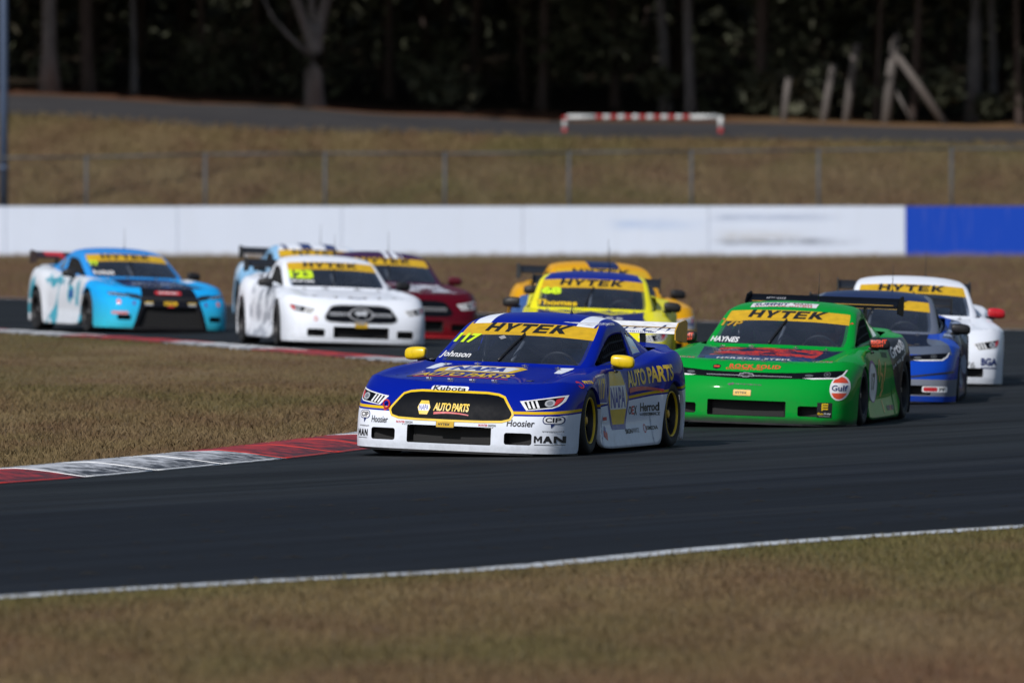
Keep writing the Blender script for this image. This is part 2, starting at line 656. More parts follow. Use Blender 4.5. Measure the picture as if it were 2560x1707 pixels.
# slabs: find the length at which the photograph changes colour
breaks_px = ((217, 1195, 1), (718, 1148, 0))
def near_i(px, py):
    q = gp(px, py)
    return min(range(len(path)), key=lambda i: (path[i].x - q.x) ** 2 + (path[i].y - q.y) ** 2)
i_w, i_r = near_i(217, 1195), near_i(718, 1148)
slab = max(6, round((i_r - i_w) / 3))
start = i_w % slab
def far_k(i_):
    return 1.0 - 0.18 * min(1, max(0, (path[min(i_, len(path) - 1)].y - 118) / 25))
i = start
k_from_w = -((i_w - start) // slab)
while i + slab < len(path):
    ph = k_from_w % 6                       # three white slabs, then three red ones
    white = ph < 3
    v, f = [], []
    n_ = slab + 1
    for q in range(n_):
        for d, z in PROF:
            x, y = kerb_pt(i + q, d)
            v.append((x, y, z * far_k(i + q)))
    m_ = len(PROF)
    for q in range(n_ - 1):
        for r_ in range(m_ - 1):
            f.append((q * m_ + r_, (q + 1) * m_ + r_, (q + 1) * m_ + r_ + 1, q * m_ + r_ + 1))
    o = link('kerb_slab', pydata(v, f, smooth=False), K_WHITE if white else K_RED, kerb)
    bm = bmesh.new(); bm.from_mesh(o.data); bmesh.ops.recalc_face_normals(bm, faces=bm.faces)
    if sum(q.normal.z for q in bm.faces) < 0:
        bmesh.ops.reverse_faces(bm, faces=bm.faces)
    bm.to_mesh(o.data); bm.free()
    # raised painted joint at the start of the slab and a painted foot line
    mb = MB()
    a, b = kerb_pt(i, 0.01), kerb_pt(i, 0.86)
    pts = []
    for d, z in ((0.02, 0.006), (0.09, 0.013), (0.34, 0.045), (0.50, 0.061), (0.62, 0.069), (0.86, 0.056)):
        x, y = kerb_pt(i, d)
        pts.append((x, y, z * far_k(i)))
    mb.tube(pts, 0.014, 6)
    foot = []
    for q in range(0, slab + 1, 2):
        x, y = kerb_pt(i + q, 0.03)
        foot.append((x, y, 0.004))
    mb.tube(foot, 0.017, 6)
    link('kerb_joint', mb.mesh(smooth=True), K_LINE[1 if (white or ph == 3) and ph != 0 else 0] if ph not in (0, 3) else K_LINE[1 if ph == 0 else 0], kerb)
    i += slab
    k_from_w += 1

# ------------------------------------------------------------------ service road on the bank
sr = NB('old_asphalt', 0.9, spec=0.2)
srn = sr.noise(1.2, 6, sr.scale(sr.coord(), (0.4, 1, 1)))
sr.color(sr.mix(sr.ramp(srn, 0.3, 0.7), (0.038, 0.037, 0.041), (0.060, 0.058, 0.061)))
rx = [x * 1.0 for x in range(-44, 45)]
road = strip([(x, Y_LOW + 1.2 * math.sin(x * 0.21) * 0.4 - 0.4) for x in rx], [(x, Y_TOP) for x in rx], 0.012, 'service_road', sr.m, ground_z, 12)
tag(road, kind='structure')

# ------------------------------------------------------------------ barrier wall
wall = empty('concrete_barrier_wall', (0, Y_WALL, 0))
tag(wall, 'long low concrete safety wall painted white with a blue end, beyond the track', 'wall')


def wall_mat(name, base, marks):
    n = NB(name, 0.75, spec=.2)
    x, y, z = n.xyz()
    blotch = n.noise(0.5, 5)
    col = n.mix(n.ramp(blotch, 0.3, 0.7), tuple(c * 0.95 for c in base), base)
    # rain streaks
    strk = n.noise(1.0, 4, n.vec(n.mul(x, 7.0), 0.0, n.mul(z, 0.6)))
    col = n.mix(n.ramp(strk, 0.55, 0.8, 0, 0.10), col, (0.38, 0.37, 0.34))
    # dust splashed up from the ground
    col = n.mix(n.mul(n.ramp(n.add(z, n.mul(n.noise(3, 4), 0.22)), 0.10, 0.24, 1, 0), 0.75), col, (0.20, 0.15, 0.10))
    if marks:
        # tyre scrapes of the photograph: long smears at two heights
        for (x0, x1, z0, h, st_, c) in ((2.3, 5.2, 0.79, 0.20, .6, (0.30, 0.42, 0.66)), (4.9, 8.6, 0.97, 0.13, .7, (0.22, 0.28, 0.42)),
                                        (5.0, 9.0, 0.36, 0.15, .8, (0.13, 0.15, 0.20)), (5.0, 7.8, 0.50, 0.22, 0.55, (0.42, 0.39, 0.34))):
            nn = n.noise(1.0, 5, n.vec(n.mul(x, 1.5), 0.0, n.mul(z, 16.0)), 0.65)
            inx = n.mul(n.ramp(x, x0, x0 + 0.5), n.ramp(x, x1 - 1.4, x1, 1, 0))
            inz = n.ramp(n.abs(n.sub(z, z0)), 0.0, h, 1, 0)
            col = n.mix(n.mul(n.mul(n.mul(inx, inz), n.ramp(nn, 0.36, 0.54)), st_), col, c)
    n.bump(n.noise(25, 4), 0.15, 0.004)
    return n.color(col)


WALL_W = wall_mat('white_wall_paint', (0.60, 0.665, 0.79), True)
WALL_B = wall_mat('blue_wall_paint', (0.004, 0.052, 0.42), False)
seam = [-28.0, -23.5, -19.0, -14.6, -13.0 + 4.55, -4.30, 0.28, 4.98, 9.95, 14.5, 19.0, 23.5, 28.0]
seam = [-26.2, -21.7, -17.2, -12.8, -8.46, -4.30, 0.28, 4.98, 9.95, 14.5, 19.0, 23.5, 28.0]
for a, b in zip(seam, seam[1:]):
    bm = bmesh.new()
    w = b - a - 0.008
    for x, y, z in ((-w / 2, -0.30, 0), (w / 2, -0.30, 0), (w / 2, 0.30, 0), (-w / 2, 0.30, 0)):
        bm.verts.new((x, y, z - 0.05))
    for x, y in ((-w / 2, -0.16), (w / 2, -0.16), (w / 2, 0.16), (-w / 2, 0.16)):
        bm.verts.new((x, y, 1.25 + 0.004 * rng.uniform(-1, 1)))
    bm.verts.ensure_lookup_table()
    for q in ((3, 2, 1, 0), (4, 5, 6, 7), (0, 1, 5, 4), (1, 2, 6, 5), (2, 3, 7, 6), (3, 0, 4, 7)):
        bm.faces.new([bm.verts[k] for k in q])
    bmesh.ops.translate(bm, verts=bm.verts, vec=((a + b) / 2, 0, 0))
    bmesh.ops.bevel(bm, geom=list(bm.edges), offset=0.010, segments=2, affect='EDGES')
    blue = a > 9
    o = link('wall_panel', bm_mesh(bm), WALL_B if blue else WALL_W, wall)
    if blue and a < 10:
        o['label'] = 'cobalt blue painted wall panel'

# ------------------------------------------------------------------ chain link fence
GALV = plain('galvanised_steel', (0.075, 0.082, 0.092), 0.6, 0.2)
fence = empty('chain_link_fence', (0, 290.4, 0))
tag(fence, 'grey chain link fence on steel posts behind the concrete wall', 'fence')
fy = 290.4
def rail_z(x):
    return 2.60 + 0.0095 * x + (0.04 if -8 < x < -3 else 0)
fx = [(p * 1.0884 - 1280) / 97.9 for p in (199, 472, 747, 1022, 1307, 1588, 1880, 2185)]
fx = [fx[0] - 3.05 * k for k in (3, 2, 1)] + fx + [fx[-1] + 3.3 * k for k in (1, 2, 3)]
for x in fx:
    mb = MB().tube([(x, 0, ground_z(x, fy) - 0.2), (x, 0, rail_z(x) + 0.03)], 0.040, 10)
    mb.tube([(x, 0, rail_z(x) + 0.03), (x, 0, rail_z(x) + 0.06)], [0.046, 0.018], 10)
    link('post', mb.mesh(smooth=True), GALV, fence)
for a, b in zip(fx, fx[1:]):
    link('rail', MB().tube([(a + 0.036, 0, rail_z(a)), (b - 0.036, 0, rail_z(b))], 0.028, 8).mesh(smooth=True), GALV, fence)
    link('wire', MB().tube([(a + 0.03, -0.03, 0.9), (b - 0.03, -0.03, 0.9)], 0.003, 4).mesh(), GALV, fence)
wv, wf = [], []
zb, step = 0.65, 0.085
for sgn in (1, -1):
    x = fx[0] - 3
    while x < fx[-1] + 3:
        z1 = rail_z(x) - 0.02
        L = z1 - zb
        p0, p1 = (x, zb), (x + sgn * L, z1)
        lo, hi = fx[0], fx[-1]
        if min(p0[0], p1[0]) > lo and max(p0[0], p1[0]) < hi:
            b = len(wv)
            yy = 0.052 + sgn * 0.003
            for (px_, pz_) in (p0, p1):
                for k in range(3):
                    th = k * 2.0944
                    wv.append((px_ + 0.0022 * math.cos(th) * 0.7, yy + 0.0022 * math.sin(th), pz_ - sgn * 0.0022 * math.cos(th) * 0.7))
            for k in range(3):
                k2 = (k + 1) % 3
                wf.append((b + k, b + k2, b + 3 + k2, b + 3 + k))
        x += step
tag(link('wire_mesh', pydata(wv, wf), GALV, fence), kind='stuff')

# ------------------------------------------------------------------ tall steel pole at the left edge
px_ = (10 - 1280) / 97.5
lp_ = empty('light_pole', (px_, 291.6, ground_z(px_, 291.6)))
tag(lp_, 'tall blue grey steel pole behind the white wall at the left edge of the picture', 'pole')
POLE = plain('painted_steel_pole', (0.06, 0.088, 0.15), 0.45, 0.25)
link('shaft', MB().tube([(0, 0, -0.3), (0, 0, 3), (0, 0, 14)], [0.115, 0.11, 0.075], 20).mesh(smooth=True), POLE, lp_)
link('collar', MB().tube([(0, 0, 1.15), (0, 0, 1.30)], 0.124, 20).mesh(smooth=True), POLE, lp_)
link('base_plate', MB().box((0, 0, 0.02), (0.4, 0.4, 0.03)).mesh(), POLE, lp_)
link('lamp_head', bevel_mesh(MB().box((0.5, 0, 13.95), (0.8, 0.3, 0.14)).box((0.05, 0, 13.95), (0.3, 0.08, 0.08)).mesh(), 0.015), POLE, lp_)

# ------------------------------------------------------------------ red and white gate rail on the service road
gx0, gx1 = (1412 - 1280) / 90.5, (1802 - 1280) / 90.5
gyy = 314.5
gate = empty('barrier_rail', ((gx0 + gx1) / 2, gyy, ground_z((gx0 + gx1) / 2, gyy)))
tag(gate, 'low red and white striped barrier rail standing on the service road before the forest', 'barrier')
RED = plain('red_rail_paint', (0.40, 0.018, 0.022), 0.45)
WHT = plain('white_rail_paint', (0.62, 0.64, 0.64), 0.45)
gl_ = gx1 - gx0
for sx in (-1, 1):
    lg = link('leg', MB().tube([(sx * gl_ / 2, 0, 0.14), (sx * gl_ / 2, 0, 0.46)], 0.065, 12).mesh(smooth=True), WHT, gate)
    link('red_band', MB().tube([(sx * gl_ / 2, 0, -0.04), (sx * gl_ / 2, 0, 0.14)], 0.0665, 12).mesh(smooth=True), RED, lg)
    if sx < 0:
        link('red_band', MB().tube([(sx * gl_ / 2, 0, 0.34), (sx * gl_ / 2, 0, 0.47)], 0.0665, 12).mesh(smooth=True), RED, lg)
bx = -gl_ / 2 + 0.06
end = gl_ / 2 - 0.06
first = 0.80
pos, k = bx, 0
cuts = [bx, bx + first]
while cuts[-1] + 0.20 < end - 0.75:
    cuts.append(cuts[-1] + 0.20)
cuts.append(end)
for k, (a, b) in enumerate(zip(cuts, cuts[1:])):
    link('rail_section', MB().tube([(a, 0, 0.44), (b, 0, 0.44)], 0.062, 12).mesh(smooth=True), WHT if k % 2 == 0 else RED, gate)

# ================================================================== FOREST
def bark_mat(name, a, b, c):
    n = NB(name, 0.9, spec=0.2)
    p = n.scale(n.coord(), (1, 1, 0.28))
    f = n.noise(4.5, 6, p, 0.65)
    f2 = n.noise(1.1, 3, p)
    n.bump(f, 0.6, 0.03)
    return n.color(n.mix(n.ramp(f2, 0.45, 0.65), n.mix(n.ramp(f, 0.3, 0.7), a, b), c))


BARK_PALE = bark_mat('pale_gum_bark', (0.10, 0.085, 0.082), (0.26, 0.235, 0.235), (0.15, 0.11, 0.10))
BARK_DARK = bark_mat('dark_bark', (0.045, 0.034, 0.030), (0.12, 0.088, 0.078), (0.07, 0.055, 0.05))
BARK_GREY = bark_mat('grey_bark', (0.08, 0.078, 0.082), (0.22, 0.21, 0.22), (0.12, 0.105, 0.105))
DEADWOOD = bark_mat('weathered_wood', (0.075, 0.066, 0.062), (0.19, 0.172, 0.162), (0.115, 0.096, 0.086))


def leaf_mat(name, a, b, c):
    n = NB(name, 0.7, spec=0.25)
    r_ = n.island()
    n.b.inputs['Subsurface Weight'].default_value = 0.0
    col = n.mix(r_, a, b)
    return n.color(n.mix(n.ramp(n.noise(0.35, 3), 0.5, 0.68), col, c))


LEAF = leaf_mat('eucalypt_leaves', (0.046, 0.050, 0.033), (0.078, 0.083, 0.052), (0.072, 0.063, 0.046))
UNDER = leaf_mat('undergrowth_leaves', (0.050, 0.054, 0.034), (0.078, 0.084, 0.050), (0.074, 0.062, 0.046))


def leaf_cloud(n, centers, size, seed, flat=0.75):
    """n small leaf sprays (two crossed quads each) about many clump centres"""
    g_ = np.random.default_rng(seed)
    ci = g_.integers(0, len(centers), n)
    C = np.array([c[:3] for c in centers])[ci]
    Rr = np.array([c[3] for c in centers])[ci]
    d = g_.normal(size=(n, 3))
    d /= np.linalg.norm(d, axis=1)[:, None]
    rad = Rr * g_.random(n) ** 0.45
    P = C + d * rad[:, None] * np.array([1, 1, flat])
    u = g_.normal(size=(n, 3)); u /= np.linalg.norm(u, axis=1)[:, None]
    w = g_.normal(size=(n, 3)); w -= u * (u * w).sum(1)[:, None]; w /= np.linalg.norm(w, axis=1)[:, None]
    s = size * g_.uniform(0.55, 1.35, n)[:, None]
    V = np.stack([P - u * s, P + w * s * 0.42, P + u * s, P - w * s * 0.42], 1).reshape(-1, 3)
    F = np.arange(4 * n).reshape(-1, 4)
    return tris_np(V, F)


def crown_mesh(seed, rad=5.0, height=11.0, n=2600):
    q = random.Random(seed)
    cs = []
    for _ in range(34):
        a, r_ = q.uniform(0, 6.283), rad * math.sqrt(q.random())
        z = q.uniform(0.0, 1.0)
        r_ *= math.sin(min(1, 0.25 + z) * 2.2) * 0.6 + 0.45
        cs.append((r_ * math.cos(a), r_ * math.sin(a), z * height, q.uniform(0.9, 1.9)))
    return leaf_cloud(n, cs, 0.42, seed)


CROWNS = [crown_mesh(s) for s in (11, 12, 13)]


def trunk_mesh(h, r, lean=(0, 0), bend=0.3, seed=0, forks=()):
    q = random.Random(seed)
    mb = MB()
    pts, rs = [], []
    n = 14
    for i in range(n + 1):
        t = i / n
        z = -0.3 + (h + 0.3) * t
        x = lean[0] * t * h + bend * 0.35 * math.sin(t * 5 + q.random() * 0.3 + seed)
        y = lean[1] * t * h + bend * 0.2 * math.sin(t * 4 + seed * 1.7)
        pts.append(Vector((x, y, z)))
        flare = 1 + 0.55 * math.exp(-max(0, z) / 0.35)
        rs.append(r * (1 - 0.55 * t) * flare * q.uniform(0.95, 1.06))
    x0, y0 = pts[1].x, pts[1].y
    mb.tube(pts, rs, 12)
    for (t, dx, dz, L, rr) in forks:
        i = min(n, int(t * n))
        p = pts[i]
        a = [p, p + Vector((dx * 0.35 * L, 0.1, dz * 0.4 * L)), p + Vector((dx * 0.7 * L, 0.2, dz * 0.75 * L)), p + Vector((dx * 0.85 * L, 0.2, dz * 1.1 * L)), p + Vector((dx * L, 0.3, dz * 1.6 * L))]
        mb.tube(a, [rr, rr * 0.85, rr * 0.72, rr * 0.6, rr * 0.4], 9)
    return mb.mesh(smooth=True)


def at_forest(px, D):
    return (px - 1280) * D / F_PX


def tree(px, D, h, r, mat, label, seed, lean=(0, 0), bend=0.3, forks=(), crown_z=6.5, crown_s=1.0, fwd=-4.0, group='trees at the forest edge', name='gum_tree'):
    x = at_forest(px, D)
    t = empty(name, (x, D, ground_z(x, D)))
    tag(t, label, 'tree', group)
    link('trunk', trunk_mesh(h, r, lean, bend, seed, forks), mat, t)
    c = link('crown', CROWNS[seed % 3], LEAF, t)
    c.location = (lean[0] * h * 0.7, fwd, crown_z)
    c.rotation_euler = (0, 0, seed * 1.3)
    c.scale = (crown_s, crown_s, 1.0)
    return t


FORKS_BIG = ((0.155, -0.26, 0.9, 3.6, 0.15), (0.16, 0.13, 0.9, 4.6, 0.19), (0.125, -0.62, 0.40, 3.2, 0.055))
fk = tree(785, 321.2, 13, 0.27, BARK_PALE, 'pale forked gum tree with several limbs standing alone at the road edge', 2, (0.0, 0), 0.1, (), 7.0, 1.15, -4.5)
_tr = [c_ for c_ in fk.children if c_.name.startswith('trunk')][0]
_mb = MB()
_mb.tube([(.02, 0, -.3), (.02, 0, 0), (0, 0, .35), (-.02, 0, 1.0), (-.01, 0, 1.6), (.0, 0, 2.05), (.03, 0, 2.35)], [.40, .34, .285, .265, .265, .285, .20], 14)
_mb.tube([(-.02, 0, 1.65), (-.14, .02, 2.05), (-.33, .05, 2.55), (-.52, .1, 3.1), (-.72, .1, 4.2), (-1.2, .2, 7.5), (-1.5, .2, 10)], [.17, .165, .15, .14, .13, .10, .07], 10)
_mb.tube([(.03, 0, 1.65), (.14, -.02, 2.1), (.24, -.03, 2.6), (.42, -.05, 3.3), (.62, -.1, 4.4), (.9, .1, 7.5), (1.0, .1, 11)], [.19, .18, .165, .155, .14, .11, .08], 10)
_mb.tube([(.0, 0, 1.9), (-.03, .12, 2.5), (-.10, .15, 3.2), (-.05, .2, 4.6), (.1, .2, 8)], [.13, .12, .11, .10, .07], 9)
_mb.tube([(-.12, 0, 1.45), (-.45, .05, 1.75), (-.75, .05, 2.05), (-1.15, .1, 2.5), (-1.5, .1, 3.2)], [.075, .06, .055, .045, .035], 7)
_tr.data = _mb.mesh(smooth=True)
_tr.data.materials.append(BARK_PALE)
tree(124, 321.4, 15, 0.245, BARK_PALE, 'stout pale grey gum trunk beside the steel pole', 3, (0.004, 0), 0.06, (), 7.0, 1.2, -4.5)
tree(228, 322.5, 14, 0.21, BARK_DARK, 'brown leaning trunk right of the stout pale gum', 4, (-0.03, 0), 0.2, ((0.36, -0.35, 0.9, 3, 0.12),), 7.0, 1.1, -5)
EDGE = [
    (322, 324.5, 0.10, BARK_GREY, 'slim grey trunk in shade right of the leaning brown trunk'),
    (505, 327.0, 0.11, BARK_DARK, 'thin dark trunk deep in shade between the left trunks and the forked gum'),
    (640, 329.0, 0.10, BARK_DARK, 'thin dark trunk just left of the forked gum'),
    (985, 330.0, 0.14, BARK_DARK, 'dark trunk right of the forked gum above the red soil edge'),
    (1190, 331.0, 0.12, BARK_DARK, 'dark trunk in the deepest shade left of the striped rail'),
    (1352, 327.5, 0.16, BARK_DARK, 'brownish trunk rising behind the left end of the striped rail'),
    (1525, 329.0, 0.14, BARK_DARK, 'dark brown trunk behind the middle of the striped rail'),
    (1655, 326.5, 0.17, BARK_GREY, 'tall grey trunk behind the right half of the striped rail'),
    (1727, 324.5, 0.16, BARK_GREY, 'grey trunk behind the right end of the striped rail'),
    (1912, 325.5, 0.20, BARK_DARK, 'broad dark trunk just left of the shortest leaning post'),
    (2195, 323.5, 0.075, BARK_DARK, 'slender crooked stem between the tallest post and the braced post'),
    (2283, 322.3, 0.105, BARK_DARK, 'reddish slim trunk behind the diagonal timber brace'),
    (2425, 324.5, 0.21, BARK_GREY, 'thick pale grey trunk right of the diagonal timber brace'),
    (2470, 326.5, 0.13, BARK_GREY, 'grey trunk just right of the thick pale one'),
    (2548, 322.5, 0.10, BARK_DARK, 'leaning brown stem at the right edge of the forest'),
]
for k, (px, D, r, mt, lb) in enumerate(EDGE):
    tree(px, D, rng.uniform(11, 16), r, mt, lb, 20 + k, (rng.uniform(-0.03, 0.03), 0), rng.uniform(0.15, 0.5),
         ((0.4, rng.choice((-0.4, 0.4)), 0.9, 2.5, r * 0.6),), rng.uniform(6.2, 7.5), rng.uniform(0.95, 1.2), rng.uniform(-5.5, -3))

# trees further in, seen only as a mass: one object of trunks and one of leaves with an added shading canopy
mb = MB()
for k in range(70):
    D = rng.uniform(330, 372)
    x = rng.uniform(-22, 22)
    z = ground_z(x, D)
    L = rng.uniform(-0.6, 0.6)
    r = rng.uniform(0.05, 0.15)
    mb.tube([(x, D, z - 0.3), (x + L * 0.4, D, z + 4), (x + L, D, z + 12)], [r * 1.25, r, r * 0.7], 7)
tag(link('forest_trunks', mb.mesh(smooth=True), BARK_DARK), kind='stuff')
cs = []
for k in range(520):                                     # understorey shrubs and saplings
    D = rng.uniform(322.5, 372)
    x = rng.uniform(-26, 26)
    z = ground_z(x, D)
    hh = rng.uniform(0.3, 1.0) if D < 325 else (rng.uniform(0.3, 6.5) if D < 335 else rng.uniform(0.3, 13))
    if D < 324.5 and rng.random() < 0.6:
        continue
    cs.append((x, D, z + hh, rng.uniform(0.5, 1.1) if D < 326 else rng.uniform(1.0, 2.2)))
tag(link('forest_undergrowth', leaf_cloud(52000, cs, 0.24, 5, 0.9), UNDER), kind='stuff')
cs = [(rng.uniform(-40, 26), rng.uniform(316, 338), rng.uniform(9.2, 17), rng.uniform(1.3, 2.4)) for k in range(520)]  # added leaf canopy over the road, out of view, keeps sun off the trunks
cs += [(rng.uniform(-34, 34), rng.uniform(336, 400), rng.uniform(6, 19), rng.uniform(1.8, 3.4)) for k in range(620)]
cs += [(rng.uniform(-34, 34), rng.uniform(372, 402), rng.uniform(3, 22), rng.uniform(2.0, 3.4)) for k in range(420)]
tag(link('foliage_and_shade_canopy', leaf_cloud(135000, cs, 0.5, 6, 0.9), LEAF), kind='stuff')

# old leaning timber posts and the braced strainer post
posts = ((1958, 1972, 318, 212, 0.10, 'shortest of three leaning weathered timber posts, nearest the striped rail'),
         (2056, 2084, 312, 170, 0.11, 'middle one of three leaning weathered timber posts'),
         (2112, 2142, 312, 118, 0.12, 'tallest of three leaning weathered timber posts'))
for (xb, xt, yb, yt, r, lb) in posts:
    D = 320.6
    s = F_PX / D
    x0 = (xb - 1280) / s
    z0 = ground_z(x0, D)
    dx, h = (xt - xb) / s, (yb - yt) / s + 0.0
    o = link('timber_post', MB().tube([(0, 0, -0.25), (dx * 0.5, 0.02, h * 0.5), (dx, 0.05, h)], [r, r * 0.95, r * 0.85], 10).mesh(smooth=True), DEADWOOD)
    o.location = (x0, D, z0)
    tag(o, lb, 'post', 'leaning timber posts by the forest')
D = 320.7
s = F_PX / D
x0 = (2212 - 1280) / s
br = empty('braced_timber_post', (x0, D, ground_z(x0, D)))
tag(br, 'old braced timber strainer post with a long diagonal prop to the right', 'post')
link('upright', MB().tube([(0, 0, -0.25), (0.15, 0, 1.3), (0.30, 0, 2.3)], [0.15, 0.145, 0.14], 10).mesh(smooth=True), DEADWOOD, br)
link('upper_log', MB().tube([(0.26, 0.0, 2.0), (0.34, 0, 2.45), (0.33, 0, 2.75)], [0.09, 0.12, 0.10], 10).mesh(smooth=True), DEADWOOD, br)
link('diagonal_prop', MB().tube([(0.30, -0.12, 1.95), (0.95, -0.14, 1.05), (1.72, -0.15, -0.1)], [0.10, 0.115, 0.125], 10).mesh(smooth=True), DEADWOOD, br)
link('thin_stay', MB().tube([(0.20, 0.12, 1.1), (0.80, 0.13, 0.0)], [0.045, 0.05], 8).mesh(smooth=True), DEADWOOD, br)

# ================================================================== GRASS BLADES
BLADE = NB('grass_blades', 0.9, spec=0.12)
BLADE.color(grass_color(BLADE, BLADE.island()))


def inside(poly, X, Y):
    r_ = np.zeros(len(X), bool)
    n = len(poly)
    for i in range(n):
        x1, y1 = poly[i]
        x2, y2 = poly[(i + 1) % n]
        c = ((y1 > Y) != (y2 > Y)) & (X < (x2 - x1) * (Y - y1) / (y2 - y1 + 1e-12) + x1)
        r_ ^= c
    return r_


def blades(X, Y, Z, h, w, name):
    n = len(X)
    a = nrng.uniform(0, 6.283, n)
    L = h * nrng.uniform(0.45, 1.4, n)
    lean = nrng.normal(0, 0.45, (n, 2)) * L[:, None]
    wx, wy = np.cos(a) * w, np.sin(a) * w
    P = np.stack([X, Y, Z], 1)
    v = np.stack([P + np.stack([-wx, -wy, np.zeros(n)], 1), P + np.stack([wx, wy, np.zeros(n)], 1),
                  P + np.stack([lean[:, 0] * 0.4 + wx * 0.7, lean[:, 1] * 0.4 + wy * 0.7, L * 0.6], 1),
                  P + np.stack([lean[:, 0], lean[:, 1], L], 1)], 1).reshape(-1, 3)
    i = np.arange(n) * 4
    f = np.concatenate([np.stack([i, i + 1, i + 2], 1), np.stack([i, i + 2, i + 3], 1)])
    o = link(name, tris_np(v, f), BLADE.m)
    tag(o, kind='stuff')
    return o


n = 150000
Y = nrng.uniform(54, 88, n)
X = nrng.uniform(-1, 1, n) * (0.047 * Y + 1.4)
lineX = np.array([p.x for p in ln]); lineY = np.array([p.y for p in ln])
keep = X - np.interp(Y, lineY, lineX) > 0.05 + nrng.exponential(0.05, n)
keep &= noise is not None
blades(X[keep], Y[keep], np.zeros(keep.sum()), 0.038, 0.004, 'verge_grass')

n = 190000
Y = 88 + 95 * nrng.random(n) ** 1.5
X = nrng.uniform(-1, 0.35, n) * (0.047 * Y + 1.2)
poly = [(p.x, p.y) for p in grass_edge] + [(-70, 200), (-70, 60)]
keep = inside(poly, X, Y)
blades(X[keep], Y[keep], np.full(keep.sum(), 0.018), np.where(Y[keep] > 128, 0.026, 0.052), 0.005, 'infield_grass')
# ragged grass lapping over the kerb back
m_ = len(path)
q = nrng.integers(0, m_, 16000)
d = KERB_W + 0.05 + nrng.normal(0, 0.035, len(q))
pt = np.array([kerb_pt(int(i_), float(d_)) for i_, d_ in zip(q, d)])
blades(pt[:, 0], pt[:, 1], np.full(len(q), 0.02), np.where(pt[:, 1] > 118, 0.03, 0.07), 0.004, 'kerb_edge_grass')
n = 60000
Y = nrng.uniform(291, 311.6, n)
X = nrng.uniform(-18, 18, n)
Z = np.array([ground_z(float(a_), float(b_)) for a_, b_ in zip(X, Y)])
blades(X, Y, Z, 0.16, 0.012, 'bank_grass')
n = 26000
Y = nrng.uniform(178, 287.5, n)
X = nrng.uniform(-1, 1, n) * 0.052 * Y
lx_ = np.array([p.x for p in fl[::-1]]); ly_ = np.array([p.y for p in fl[::-1]])
keep = Y > np.interp(X, lx_, ly_) + 0.6
blades(X[keep], Y[keep], np.zeros(keep.sum()), 0.08, 0.009, 'dirt_strip_grass')
# ================================================================== RACE CARS
# local axes: x to the car's left side (right in the picture), nose towards -y, z up
AX_F, AX_R = -1.335, 1.335


def arch(yc, r, a):
    return (yc - r * math.cos(R(a)), 0.30 + r * math.sin(R(a)))


